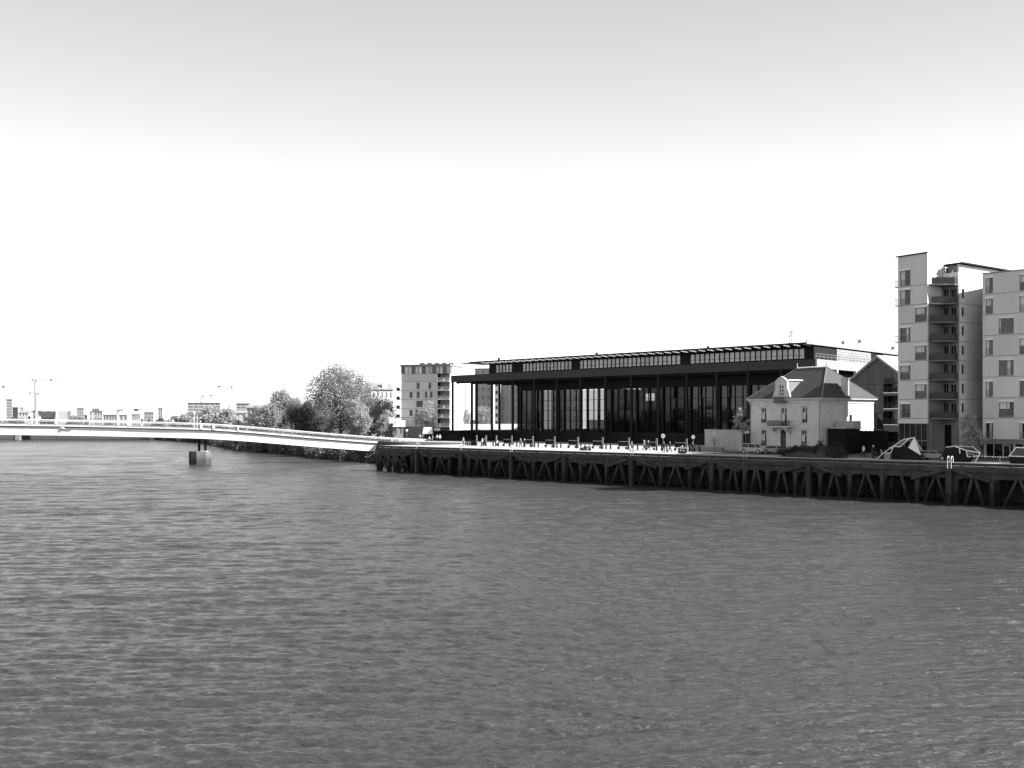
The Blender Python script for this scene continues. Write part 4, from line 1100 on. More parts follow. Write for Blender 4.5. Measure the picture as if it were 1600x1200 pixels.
m_ = MB(); m_.slab_xz([(w_ * .885, 0), (w_ * .98, 0), (w_ * 1.07, h_), (w_ * 1.005, h_)], -.2, 2); m_.build('end_frame', M['white'], t)
for k in range(6):
    m_ = MB(); m_.box(w_ * (.22 + k * .11), w_ * (.29 + k * .11), -.05, -.003, h_ * .15, h_ * .6); m_.build('window', M['darkglass'], t)
for (nm, lab, u0, u1, vt, Y, wm_, rm_, fl_, co_, rf) in (
    ('far_block', 'pale far block with a sawtooth row of dark windows', 92, 111, 643.5, 780, 'farw', 'far', 2, 6, 'flat'),
    ('far_block', 'grey far block with two dark window rows beside the round tree', 139, 160, 642.5, 760, 'far', 'fard', 3, 5, 'flat'),
    ('far_block', 'low beige far block before the boxy white rooftop', 161, 183, 648.5, 700, 'far', 'far', 2, 5, 'flat'),
    ('far_block', 'boxy pale far block high above the low roofs', 182, 193, 640, 1000, 'farw', 'far', 5, 3, 'flat'),
    ('far_block', 'small white far house with a dark gable window', 186, 199, 648, 640, 'farw', 'farw', 2, 2, 2.5),
    ('far_block', 'long white far building with a row of small square windows', 200, 219, 647, 660, 'farw', 'farw', 2, 6, 2.0),
    ('far_block', 'short dark far tower above the long white building', 209, 216, 639, 1000, 'steel', 'fard', 6, 2, 'flat'),
    ('far_block', 'wide low grey far block between the two short towers', 219, 240, 644.5, 950, 'far', 'fard', 4, 6, 'flat'),
    ('far_block', 'grey far tower beside the white round-roofed house', 247, 254, 638, 1000, 'far', 'fard', 7, 2, 'flat'),
    ('far_block', 'flat-roofed grey far block with a rooftop box over the round tree', 120, 131, 638, 1100, 'far', 'fard', 6, 3, 'flat'),
    ('far_block', 'thin pale far block just behind the grey two-row block', 144, 155, 638.5, 1100, 'far', 'far', 6, 3, 'flat'),
    ('far_block', 'white building with a blank sunlit wall half hidden by bank trees', 366, 385.5, 645.5, 520, 'farw', 'fard', 2, 2, 1.6)):
    simple_block(nm, lab, u0, u1, vt, Y, R(10 if wm_ == 'farw' else 5), 12, wm_, rm_, fl_, co_, base=FB, roof=rf, wfrac=.5)
x, y = PX(266, 640)
t = thing('round_roofed_house', 'bright white far house with a rounded roof in front of the trees', 'house', (x, y, FB), 0)
m_ = MB(); m_.cyl((0, 5, 0), (0, 5, 4.5), 5.6, n=20); m_.build('wall', M['white'], t)
m_ = MB(); m_.cyl((0, 5, 4.5), (0, 5, 6.5), 5.5, 4.2, n=20); m_.cyl((0, 5, 6.5), (0, 5, 7.6), 4.2, 1.0, n=20); m_.build('roof', M['white'], t, True)
t, L, H = simple_block('brick_house', 'pale old house with arched windows among the bank trees', 386, 409, 637, 430, R(5), 10, 'far', 'fard', 3, 4, roof=1.4)

def crane(label, u, Y, vjib, vapex, jl, jr, cw, mat='crane', base=FB, thick=1.6):
    x, y = PX(u, Y); t = thing('tower_crane', label, 'crane', (x, y, base), 0)
    H = zz(vjib, Y) - base; HA = zz(vapex, Y) - base; r = thick / 2; b = Y / FPX * .45
    m = MB()
    for sx in (-r, r):
        for sy in (-r, r): m.bar((sx, sy, 0), (sx, sy, H), b)
    k = 0; z = 0
    while z < H - 2 * thick:
        m.bar((-r, -r, z), (r, -r, z + 2 * thick), b * .7) if k % 2 else m.bar((r, -r, z), (-r, -r, z + 2 * thick), b * .7)
        z += 2 * thick; k += 1
    m.build('mast', M[mat], t)
    def arm(a, c, nm):
        q = MB(); sg = 1 if c > a else -1
        q.bar((a, -r * .6, H), (c, -r * .6, H), b); q.bar((a, r * .6, H), (c, r * .6, H), b); q.bar((a, 0, H + 1.4), (c - sg * 1, 0, H + 1.4), b)
        n_ = max(2, int(abs(c - a) / 2.2))
        for i in range(n_): q.bar((a + (c - a) * i / n_, -r * .6, H), (a + (c - a) * (i + .5) / n_, 0, H + 1.4), b * .7); q.bar((a + (c - a) * (i + .5) / n_, 0, H + 1.4), (a + (c - a) * (i + 1) / n_, -r * .6, H), b * .7)
        q.build(nm, M[mat], t)
    lo_, sh = (jl, jr) if jl > jr else (-jr, -jl)
    if jl > jr: arm(-r, -jl, 'jib'); arm(r, jr, 'counter_jib'); cx = jr
    else: arm(r, jr, 'jib'); arm(-r, -jl, 'counter_jib'); cx = -jl
    if cw:
        q = MB(); sg = 1 if cx > 0 else -1
        q.box(min(cx, cx - sg * 2.6), max(cx, cx - sg * 2.6), -.7, .7, H - 1.2, H + .3); q.build('counterweight', M['fard'], t)
    q = MB(); q.box(r + .1, r + 1.4, -.8, .8, H - 1.9, H - .3); q.build('cab', M['fard'], t)
    if HA > H + 2:
        q = MB()
        for sx in (-r, r): q.bar((sx, 0, H), (0, 0, HA), b)
        q.bar((0, 0, HA), (cx * .9, 0, H + 1.4), b * .5); far_ = -jl if jl > jr else jr
        q.bar((0, 0, HA), (far_ * .6, 0, H + 1.4), b * .5); q.build('apex', M[mat], t)
    return t
crane('tall pale tower crane with a long jib rising highest beyond the bridge', 77, 900, 592.5, 583, 16, 46, False, thick=2.0)
crane('small tower crane with a short dark jib beside the tall pale crane', 57, 1000, 613.5, 611, 8, 10, True)
crane('distant crane whose dark counterweight hangs clear beside the tall mast', 54.5, 1200, 593.5, 592, 4.5, 38, True, thick=1.4)
crane('tower crane cut by the picture edge with a dark counterweight', 3.5, 900, 603, 596, 40, 2.6, True)
crane('tower crane standing directly behind the long slab of flats', 314.5, 950, 617.5, 615, 14, 11, True)
crane('tower crane between the two slabs of flats with a heavy counterweight', 359.5, 850, 603.5, 601, 11, 11, True)
# cranes and cables beyond the hall roof
x, y = PX(1235, 520)
t = thing('crane_mast', 'leaning lattice crane tip poking above the hall roof', 'crane', (x, y, GZ), 0)
z1, z0 = zz(519, 520) - GZ, 30
m_ = MB()
for a in (-1, 1): m_.bar((-1.3 + a * 1.1, 0, z0), (.2 + a * .5, 0, z1), .3)
for k in range(7):
    q = k / 7; q2 = (k + 1) / 7; m_.bar((-2.4 + 2.1 * q, 0, z0 + (z1 - z0) * q), (-.2 + .9 * q2, 0, z0 + (z1 - z0) * q2), .22)
m_.build('jib', M['fard'], t)
m_ = MB(); m_.box(-.6, 1.6, -.4, .4, z1, z1 + .5); m_.build('jib_head', M['fard'], t)
m_ = MB(); m_.box(-2.6, .2, -1.2, 1.2, 0, z0); m_.build('mast', M['crane'], t)
for (lab, u, vj, jl, jr) in (('tower crane jib lying level above the pale roof edge of the hall', 1314, 532.5, 13, 2.5), ('tower crane with dark counterweight over the corrugated side wall', 1340, 530.5, 8, 2.4), ('tower crane low beside the apartment tower over the hall roof', 1392, 541, 10, 4)):
    crane(lab, u, 560, vj, vj - 1.5, jl, jr, False, 'steel', base=GZ, thick=1.0)
# ---------------------------------------------------------------- trees
def leaf_mesh(name, seed, lobes, n, size, mat, clump=28, spread=0.5):
    rng = np.random.default_rng(seed)
    lb = np.array(lobes, float)
    vol = lb[:, 3] * lb[:, 4] * lb[:, 5]; pr = vol ** .8; pr /= pr.sum()
    nc = max(6, n // clump)
    li = rng.choice(len(lb), nc, p=pr)
    d = rng.normal(size=(nc, 3)); d /= np.linalg.norm(d, axis=1)[:, None]
    r = rng.random(nc) ** (1 / 2.6)
    cc = lb[li, :3] + d * r[:, None] * lb[li, 3:6]
    ci = rng.integers(0, nc, n)
    sp = spread * (0.6 + rng.random(nc))[ci][:, None]
    c = cc[ci] + rng.normal(size=(n, 3)) * sp
    a = rng.normal(size=(n, 3)); a /= np.linalg.norm(a, axis=1)[:, None]
    b = np.cross(a, rng.normal(size=(n, 3))); b /= np.linalg.norm(b, axis=1)[:, None]
    s = size * (0.6 + 0.8 * rng.random(n))[:, None]
    v = np.stack([c - a * s, c + b * s * .55, c + a * s, c - b * s * .55], 1).reshape(-1, 3)
    me = bpy.data.meshes.new(name)
    me.vertices.add(len(v)); me.vertices.foreach_set('co', v.astype(np.float32).ravel())
    me.loops.add(n * 4); me.loops.foreach_set('vertex_index', np.arange(n * 4, dtype=np.int32))
    me.polygons.add(n); me.polygons.foreach_set('loop_start', np.arange(0, n * 4, 4, dtype=np.int32))
    me.update(calc_edges=True); me.materials.append(M[mat])
    return me, cc

def tree_parts(seed, H, wid, lobes_n, n, size, mat, tall=1.0, trunk=.25, base=.22, bare=False, spread=None):
    rng = random.Random(seed)
    lobes = []
    zc = H * (base + (1 - base) * .5)
    for k in range(lobes_n):
        q = k / max(1, lobes_n - 1)
        z = H * (base + (1 - base) * (.12 + .74 * q)); prof = math.sin(math.pi * (.18 + .70 * q)) ** .8
        a = rng.uniform(0, 6.28); d = wid * .30 * prof * rng.uniform(.3, 1.1)
        rr = wid * .5 * prof * rng.uniform(.42, .62)
        lobes.append((d * math.cos(a), d * math.sin(a), z, rr, rr, rr * rng.uniform(.75, 1.1) * tall))
    me, cc = leaf_mesh('crown', seed, lobes, n, size, mat, spread=spread or wid * .035)
    tb = MB(); tb.cyl((0, 0, -.3), (rng.uniform(-.1, .1) * wid * .1, 0, H * .62), trunk, trunk * .35, n=7)
    lim = []
    sel = rng.sample(range(len(cc)), min(len(cc), 26 if not bare else 40))
    for i in sel:
        c = cc[i]; z0 = max(H * base * .5, min(c[2] - wid * .22, H * .6))
        if z0 > c[2]: continue
        tb.cyl((0, 0, z0), tuple(c), trunk * .34 * (1 - z0 / H * .6), trunk * .06, n=5, cap=False)
    return me, tb.mesh('trunk', M['bark'])
def tree(label, loc, parts, name='tree', rz=0, sc=(1, 1, 1), group=None, cat='tree'):
    t = thing(name, label, cat, loc, rz, group)
    t.scale = sc
    put('crown', parts[0], t); put('trunk', parts[1], t)
    return t
def at(u, Y, z=GZ): return (*PX(u, Y), z)

big = tree_parts(21, 25.5, 22, 26, 34000, .24, 'leaf', 1.15, .55, .12)
tree('tallest bank tree with a broad rounded budding crown beside the white house', at(532, 332), big, 'poplar_tree', 0.0, (1.2, 1.2, 1.0))
mid = tree_parts(22, 19.5, 14, 18, 18000, .24, 'leaf', 1.1, .4, .1)
tree('second tallest bank tree with a domed grey crown', at(439, 372), mid, 'poplar_tree')
bush = tree_parts(23, 13, 14, 12, 15000, .24, 'leafd', 1.0, .35, .02)
bush2 = tree_parts(24, 11, 12, 12, 12000, .23, 'leaf', 1.0, .3, .02)
wil = tree_parts(25, 15, 12, 13, 15000, .23, 'leafl', 1.2, .3, .04)
for lab, u, Y, pt, sc, rz in (
    ('soft grey tree merging with the left shoulder of the tallest crown', 505, 350, bush2, 1.35, 3.3),
    ('pale tree between the domed tree and the dark rounded tree', 455, 385, wil, 1.0, 2.6),
    ('leafy tree pressed against the landward side of the tallest crown', 515, 362, mid, .98, 1.3),
    ('dark rounded tree filling the gap between the two tall bank trees', 474, 345, bush, 1.05, .3),
    ('pale drooping willow in front of the tallest bank tree', 560, 300, wil, .85, .6),
    ('mid-grey bushy tree below the white house wall', 590, 318, bush2, 1.15, 2.2),
    ('small leafy tree by the square white sign on the lamp post', 603, 290, wil, .6, 4.0),
    ('dark low tree hanging over the footbridge railing', 500, 300, bush, .68, 1.9),
    ('grey bushy tree just before the domed bank tree', 420, 352, bush2, 1.1, .9),
    ('dark bushy tree under the old arched-window house', 404, 385, bush, .85, 3.0),
    ('pale feathery tree to the landward of the dark rounded tree', 462, 400, wil, 1.05, 5.1),
    ('dark ivy-covered tree leaning beside the tall crown near the white house', 572, 335, bush, 1.15, 4.4)):
    tree(lab, at(u, Y), pt, 'bank_tree', rz, (sc,) * 3)
ft = tree_parts(26, 12.5, 17, 10, 5000, .5, 'leafl', .9, .35, .02)
for lab, u, Y, sc, rz in (
    ('pale rounded far tree under the long slab of flats', 322, 520, 1.1, 0), ('pale far tree between the two slabs of flats', 352, 505, 1.05, 1.2),
    ('grey spreading far tree at the foot of the long slab of flats', 298, 545, .9, 2.0), ('low pale far tree next to the rounded white roof', 280, 560, .75, 3.1),
    ('round pale far tree beside the sawtooth-windowed block', 121, 620, .78, 4.0)):
    tree(lab, at(u, Y, FB), ft, 'far_tree', rz, (sc,) * 3)
ft2 = tree_parts(27, 8, 12, 8, 3500, .4, 'leafd', .9, .3, .02)
for lab, u, Y, sc, rz in (
    ('dark far shrub tree under the pale trees by the broad white posts', 338, 470, .9, 0), ('dark bush in front of the blank white sunlit wall', 372, 455, .8, 1.0),
    ('dark clump of trees beside the slim high-rise', 22, 640, 1.0, 2.0), ('dark tree clump left of the rounded white roof', 251, 660, .95, 3.0), ('low tree by the flared dark hall', 107, 640, .6, 1.4),
    ('low grey tree before the low beige far block', 172, 620, .62, 4.1)):
    tree(lab, at(u, Y, FB), ft2, 'far_tree', rz, (sc,) * 3)
st = tree_parts(28, 11, 7.2, 12, 5200, .17, 'leafl', 1.25, .16, .2, spread=.35)
tree('budding pale street tree in front of the grey block with white balconies', at(667, 272), st, 'street_tree', 0.0, (1.05,) * 3)
tree('budding street tree seen through the first bay of the colonnade', at(724, 322), st, 'street_tree', 1.0, (.9,) * 3)
tree('darker budding tree seen through the second bay of the colonnade', at(753, 326), tree_parts(29, 11, 8, 12, 5200, .2, 'leaf', 1.2, .16, .2, spread=.4), 'street_tree', 2.0)
yt = tree_parts(30, 8.6, 3.4, 10, 900, .11, 'leafl', 1.3, .11, .35, True, spread=.22)
tree('thin young tree with sparse sunlit buds beside the villa', at(1160, 166), yt, 'young_tree')
tree('bare dark sapling against the pale concrete wall', at(1117, 166), tree_parts(31, 4.6, 2.4, 8, 260, .08, 'leafd', 1.3, .09, .25, True, spread=.18), 'young_tree', 1.0)
tree('pale conical young tree in front of the gap between the two apartment buildings', at(1517, 146), tree_parts(32, 7.6, 4.2, 13, 3600, .12, 'leafl', 1.2, .12, .12, spread=.2), 'young_tree')
tree('dark low shrub on the mound by the annexe', at(1283, 158), tree_parts(33, 2.5, 2.0, 6, 1400, .12, 'leafv', 1, .06, .02, spread=.2), 'shrub', cat='shrub')
tree('spiky dark shrub at the annexe end of the mound', at(1303, 157), tree_parts(34, 2.0, 2.6, 6, 1300, .12, 'leafv', 1, .06, .02, spread=.2), 'shrub', cat='shrub')

def undergrowth():
    rng = np.random.default_rng(5)
    lob = []
    for k in range(1, len(BANK) - 4):
        (x0, y0), (x1, y1) = BANK[k], BANK[k + 1]
        L = math.hypot(x1 - x0, y1 - y0)
        for j in range(max(2, int(L / 3.2))):
            q = (j + rng.random()) / max(2, int(L / 3.2))
            lob.append((x0 + (x1 - x0) * q - rng.uniform(.5, 4), y0 + (y1 - y0) * q - rng.uniform(.5, 3), rng.uniform(.3, 5.2 if k > 2 else 2.0), *(rng.uniform(1.0, 2.6 if k > 1 else 1.3, 3))))
    me, _ = leaf_mesh('bank_undergrowth', 6, lob, 80000, .32, 'leafd', 40, .6)
    tag(put('bank_undergrowth', me), 'dark tangled undergrowth covering the river bank below the trees', kind='stuff')
undergrowth()
m_ = MB()
rq = random.Random(8)
def mound():
    n, k = 26, 7
    rings = []
    for j in range(k):
        q = j / (k - 1); rings.append([])
        for i in range(n):
            a = 2 * math.pi * i / n; nz = 1 + .16 * math.sin(3 * a + j) + rq.uniform(-.07, .07)
            rings[-1].append(m_.pt((5.6 * math.cos(a) * (1 - q) ** .8 * nz, 2.2 * math.sin(a) * (1 - q) ** .8 * nz, 1.75 * math.sin(q * math.pi / 2) + rq.uniform(-.06, .06))))
    for r, s in zip(rings, rings[1:]):
        for i in range(n): m_.f.append([r[i], r[(i + 1) % n], s[(i + 1) % n], s[i]])
mound()
xm_, ym_ = PX(1268, 152)
mo = tag(m_.build('earth_mound', M['earth'], None, True), 'long dark heap of earth on the quay in front of the villa', 'earth mound')
wm_, _ = leaf_mesh('weeds', 44, [(x_, y_, .55 + .75 * math.cos(x_ * .3), 1.5, .9, .5) for x_ in (-4.6, -3, -1.2, .6, 2.2, 3.6, 4.8) for y_ in (-.8, .5)], 5200, .13, 'leafv', 30, .2)
put('weeds', wm_, mo)
mo.location = (xm_, ym_, GZ - .02); mo.rotation_euler = (0, 0, QANG)
# ---------------------------------------------------------------- vehicles
def car(label, loc, rz, kind, paint, name='parked_car'):
    t = thing(name, label, 'car', loc, rz)
    if kind == 'estate':
        low = [(-2.2, .35), (-2.25, .75), (-2.2, 1.0), (-1.2, 1.05), (.9, 1.02), (1.9, .88), (2.2, .7), (2.22, .35)]
        cab = [(-2.12, 1.0), (-1.85, 1.72), (-.2, 1.78), (.45, 1.68), (1.15, 1.0)]
    elif kind == 'sedan':
        low = [(-2.2, .33), (-2.22, .8), (-2.1, .96), (-1.3, .98), (.8, .95), (1.9, .8), (2.2, .62), (2.22, .33)]
        cab = [(-1.75, .95), (-1.0, 1.4), (.1, 1.43), (.4, 1.36), (1.15, .93)]
    else:
        low = [(-2.2, .33), (-2.22, .8), (-2.1, .95), (-1.3, .97), (.9, .94), (1.95, .78), (2.2, .6), (2.22, .33)]
        cab = [(-2.0, .94), (-1.35, 1.38), (-.2, 1.44), (.35, 1.36), (1.15, .92)]
    m = MB()
    def sec(pts, y):
        return [m.pt((x, y, z)) for x, z in pts]
    a, b, c, d = [sec(low if i in (1, 2) else [(x * .975, z + (.02 if z < .5 else -.05)) for x, z in low], y) for i, y in enumerate((-.86, -.78, .78, .86))]
    n = len(low)
    for r, s in ((a, b), (b, c), (c, d)):
        for k in range(n): m.f.append([r[k], r[(k + 1) % n], s[(k + 1) % n], s[k]])
    m.f.append(a[::-1]); m.f.append(d)
    body = m.build('body', M[paint], t, False)
    m = MB(); n = len(cab)
    top = [(x * .98, z) for x, z in cab]
    w0, w1 = .78, .62
    zmin, zmax = min(z for _, z in cab), max(z for _, z in cab)
    wy = lambda z: w0 + (w1 - w0) * (z - zmin) / (zmax - zmin)
    A_ = [m.pt((x, -wy(z), z)) for x, z in cab]; B_ = [m.pt((x, wy(z), z)) for x, z in cab]
    for k in range(n): m.f.append([A_[k], A_[(k + 1) % n], B_[(k + 1) % n], B_[k]])
    m.f.append(A_[::-1]); m.f.append(B_)
    cb = m.build('cabin', M[paint], t)
    for sg in (-1, 1):
        xs_ = [cab[0][0] + .3, -.55, .0, cab[-1][0] - .28]
        for x0, x1 in ((xs_[0], -.62), (-.52, xs_[3])):
            g = MB()
            def edge(x):
                zt = zmax - .12
                for (xa, za_), (xb, zb_) in zip(cab, cab[1:]):
                    if xa <= x <= xb: zt = min(za_ + (zb_ - za_) * (x - xa) / (xb - xa) - .1, zmax - .1)
                return max(zt, zmin + .08)
            N = 5; pts = [(x0 + (x1 - x0) * i / N) for i in range(N + 1)]
            lo_ = [(x, sg * (wy(zmin + .06) + .012), zmin + .06) for x in pts]; hi = [(x, sg * (wy(edge(x)) + .012), edge(x)) for x in pts]
            g.poly(lo_ + hi[::-1]); g.build('side_window', M['darkglass'], cb)
    for (xa, za_), (xb, zb_), nm in ((cab[0], cab[1], 'rear_window'), (cab[-1], cab[-2], 'windscreen')):
        g = MB(); q0, q1 = .12, .88; off = .015 * (1 if nm == 'windscreen' else -1)
        p = [(xa + (xb - xa) * q + off, za_ + (zb_ - za_) * q + .01) for q in (q0, q1)]
        g.poly([(p[0][0], -wy(p[0][1]) + .08, p[0][1]), (p[0][0], wy(p[0][1]) - .08, p[0][1]), (p[1][0], wy(p[1][1]) - .08, p[1][1]), (p[1][0], -wy(p[1][1]) + .08, p[1][1])])
        g.build(nm, M['darkglass'], cb)
    ty = MB(); ty.cyl((0, -.1, 0), (0, .1, 0), .33, n=18); ty = ty.mesh('wheel', M['tyre'])
    ri = MB(); ri.cyl((0, -.115, 0), (0, .115, 0), .2, n=12); ri = ri.mesh('rim', M['zinc'])
    for x in (-1.4, 1.4):
        for y in (-.8, .8):
            w = put('wheel', ty, t, (x, y, .33)); put('rim', ri, w)
            g = MB(); g.cyl((x, y - .075 * (1 if y > 0 else -1), .35), (x, y + .068 * (1 if y > 0 else -1), .35), .4, n=18); g.build('wheel_arch', M['tyre'], t)
    for sg in (-1, 1):
        g = MB(); g.box(2.12, 2.2, sg * .6 - .2, sg * .6 + .2, .58, .72); g.build('headlight', M['white'], t)
        g = MB(); g.box(-2.24, -2.16, sg * .65 - .12, sg * .65 + .12, .7, .92); g.build('tail_light', M['midcloth'], t)
    g = MB(); g.box(2.1, 2.27, -.75, .75, .36, .52); g.box(-2.27, -2.1, -.75, .75, .36, .52); g.build('bumper', M['steel'], t)
    return t
def on_quay(u, W): s = s_at(u, W); return (*SW(s, W), GZ)
car('pale tall estate car parked before the villa beside the pale wall', on_quay(1177, 152), QANG, 'estate', 'palecar')
car('silver saloon car parked in front of the villa door', on_quay(1211, 153), QANG, 'sedan', 'silver')
car('silver hatchback parked between the two folded black sculptures', on_quay(1460, 145.5), QANG, 'hatch', 'silver')
# motorbike behind the standing pair
t = thing('motorbike', 'small dark motorbike with a curved pale front parked beside the black folded sculpture', 'motorbike', on_quay(1373, 146.5), QANG)
for x in (-.7, .7):
    m_ = MB()
    for k in range(16):
        a, b = 2 * math.pi * k / 16, 2 * math.pi * (k + 1) / 16
        m_.bar((x + .3 * math.cos(a), 0, .33 + .3 * math.sin(a)), (x + .3 * math.cos(b), 0, .33 + .3 * math.sin(b)), .1)
    m_.build('wheel', M['tyre'], t)
m_ = MB(); m_.bar((-.7, 0, .35), (-.1, 0, .6), .16); m_.bar((-.1, 0, .55), (.45, 0, .95), .18, .25); m_.bar((.7, 0, .35), (.42, 0, 1.1), .09); m_.box(-.2, .25, -.14, .14, .3, .6); m_.build('frame', M['joint'], t)
m_ = MB(); m_.hexa([(-.75, -.14, .72), (.05, -.14, .7), (.05, .14, .7), (-.75, .14, .72), (-.8, -.12, .85), (.05, -.12, .82), (.05, .12, .82), (-.8, .12, .85)]); m_.build('saddle', M['tyre'], t)
m_ = MB(); m_.cyl((.4, -.35, 1.12), (.4, .35, 1.12), .03, n=6); m_.build('handlebar', M['steel'], t)
m_ = MB(); m_.hexa([(.46, -.16, .7), (.62, -.16, .7), (.62, .16, .7), (.46, .16, .7), (.3, -.14, 1.3), (.4, -.14, 1.35), (.4, .14, 1.35), (.3, .14, 1.3)]); m_.build('fairing', M['palecar'], t)
# ---------------------------------------------------------------- folded black sculptures
def sculpture(label, loc, rz, dark, edges, whites, panes, cat='sculpture'):
    t = thing('folded_shelter', label, cat, loc, rz)
    for k, pts in enumerate(dark):
        m = MB(); m.hexa(pts) if len(pts) == 8 else m.poly(pts); m.build('shell', M['joint'], t)
    e = MB()
    for a, b in edges: e.bar(a, b, .12)
    e.build('edge_frame', M['white'], t)
    for pts in whites:
        a = Vector(pts[1]) - Vector(pts[0]); b = Vector(pts[-1]) - Vector(pts[0]); nn = a.cross(b).normalized() * .04
        m = MB(); q = [Vector(p) for p in pts]
        n = len(q); i0 = [m.pt(p - nn) for p in q]; i1 = [m.pt(p + nn) for p in q]
        m.f.append(i0); m.f.append(i1[::-1])
        for k in range(n): m.f.append([i0[k], i0[(k + 1) % n], i1[(k + 1) % n], i1[k]])
        m.build('folded_sheet', M['white'], t)
    for pts in panes:
        a = Vector(pts[1]) - Vector(pts[0]); b = Vector(pts[-1]) - Vector(pts[0]); nn = a.cross(b).normalized() * .02
        m = MB(); q = [Vector(p) for p in pts]; n = len(q); i0 = [m.pt(p - nn) for p in q]; i1 = [m.pt(p + nn) for p in q]
        m.f.append(i0); m.f.append(i1[::-1])
        for k in range(n): m.f.append([i0[k], i0[(k + 1) % n], i1[(k + 1) % n], i1[k]])
        m.build('pane', M['glass'], t)
    return t
# x along the quay, y inland
a0, a1, a2, a3 = (-1.6, -.9, 0), (3.1, -.9, 0), (3.1, .9, 0), (-1.6, .9, 0)
t0, t1, t2, t3 = (-.9, -.85, 1.95), (1.3, -.9, 1.75), (1.3, .85, 1.85), (-.9, .85, 1.95)
sculpture('black folded shelter with a raised white-framed hatch like an open prow', on_quay(1409, 144.5), QANG,
          [[a0, (1.3, -.9, 0), (1.3, .9, 0), a3, t0, t1, t2, t3], [(1.301, -.9, 0), a1, a2, (1.301, .9, 0), (1.301, -.9, 1.74), (3.0, -.9, .72), (3.0, .9, .72), (1.301, .9, 1.84)],
           [(-3.4, -.7, 0), (-1.61, -.9, 0), (-1.61, .9, 0), (-3.4, .7, 0), (-2.5, -.6, .9), (-1.61, -.8, 1.5), (-1.61, .8, 1.5), (-2.5, .6, .9)]],
          [((-.9, -.87, 1.98), (.6, -.8, 3.0)), ((.1, -.87, 1.9), (1.25, -.8, 3.0)), ((.6, -.8, 3.0), (1.9, -.2, 3.3)), ((.6, .8, 3.0), (1.9, -.2, 3.3)), ((-.9, .87, 1.98), (.6, .8, 3.0)), ((-2.5, -.62, .92), (-.9, -.87, 1.98)), ((-1.6, -.92, .1), (-.9, -.87, 1.98)), ((1.9, -.2, 3.3), (3.05, -.9, .75)), ((-3.4, -.7, .0), (-2.5, -.62, .92)), ((-.9, -.87, 1.98), (.1, -.87, 1.9))],
          [[(1.3, -.92, 1.8), (3.05, -.93, .75), (1.9, -.2, 3.28)], [(1.3, .9, 1.9), (3.05, .92, .75), (1.9, -.16, 3.28)]],
          [[(-.8, -.86, 1.99), (.02, -.87, 1.92), (1.15, -.8, 2.95), (.65, -.8, 2.95)]])
m_ = None
b0 = [(-1.6, -.8, 0), (1.6, -.8, 0), (1.6, .8, 0), (-1.6, .8, 0)]
sculpture('low black faceted shelter with a white-edged glazed nose beside the conical young tree', on_quay(1502, 142.6), QANG,
          [[(-1.5, -.7, 0), (1.0, -.7, 0), (1.0, .7, 0), (-1.5, .7, 0), (-2.4, -.9, 1.0), (1.9, -.95, .95), (1.9, .95, .95), (-2.4, .9, 1.0)],
           [(-2.4, -.9, 1.003), (.3, -.95, 1.003), (.3, .95, 1.003), (-2.4, .9, 1.003), (-1.9, -.6, 2.0), (-.7, -.7, 2.15), (-.7, .7, 2.15), (-1.9, .6, 2.0)],
           [(-.69, -.7, 1.01), (.9, -.9, 1.01), (.9, .9, 1.01), (-.69, .7, 1.01), (-.69, -.7, 2.1), (.85, -.85, 1.5), (.85, .85, 1.5), (-.69, .7, 2.1)]],
          [((-.7, -.72, 2.18), (1.0, -.95, 1.62)), ((1.0, -.95, 1.62), (1.15, -.95, .75)), ((1.15, -.95, .75), (2.5, -.6, .85)), ((2.5, -.6, .85), (2.6, -.4, 1.35)), ((2.6, -.4, 1.35), (1.0, -.95, 1.62)), ((-.7, -.72, 2.18), (1.5, .1, 2.1)), ((1.5, .1, 2.1), (2.6, -.4, 1.35)), ((-1.9, -.62, 2.02), (-.7, -.72, 2.18)), ((2.5, -.6, .85), (2.0, -.5, 0)), ((.1, -.86, 1.0), (.05, -.84, 1.95)), ((1.5, .1, 2.1), (2.3, .8, 1.2)), ((2.6, -.4, 1.35), (2.3, .8, 1.2))],
          [], [[(-.6, -.7, 2.15), (1.0, -.93, 1.63), (2.5, -.4, 1.38), (1.45, .05, 2.08)], [(1.05, -.95, 1.55), (1.18, -.95, .82), (2.42, -.62, .9), (2.5, -.42, 1.3)]])
sculpture('black faceted shelter with a white-framed upright pane cut by the picture edge', on_quay(1601, 142), QANG,
          [[(-1.6, -.8, 0), (2.5, -.8, 0), (2.5, .8, 0), (-1.6, .8, 0), (-1.7, -.9, 1.0), (2.6, -.9, 1.0), (2.6, .9, 1.0), (-1.7, .9, 1.0)],
           [(-.6, -.5, 1.003), (2.5, -.5, 1.003), (2.5, .8, 1.003), (-1.5, .8, 1.003), (-.5, -.3, 1.9), (2.2, -.3, 1.8), (2.2, .6, 1.8), (-.7, .6, 1.9)]],
          [((-1.7, -.95, .95), (-.85, -.8, 2.2)), ((-.85, -.8, 2.2), (1.4, -.8, 2.1)), ((1.4, -.8, 2.1), (1.6, -.95, 1.0)), ((-1.6, -.95, 1.0), (1.6, -.95, 1.0))],
          [], [[(-1.45, -.93, 1.06), (-.8, -.8, 2.13), (1.35, -.8, 2.04), (1.52, -.93, 1.06)]])
t = thing('steel_bin', 'small grey box beside the motorbike at the foot of the raised sculpture', 'box', on_quay(1387, 143), QANG)
m_ = MB(); m_.frus(-.42, .42, -.3, .3, 0, -.45, .45, -.33, .33, .85); m_.build('body', M['steel'], t)
m_ = MB(); m_.frus(-.4, .4, -.3, .3, .853, -.2, .2, -.2, .2, 1.05); m_.build('lid', M['zinc'], t)
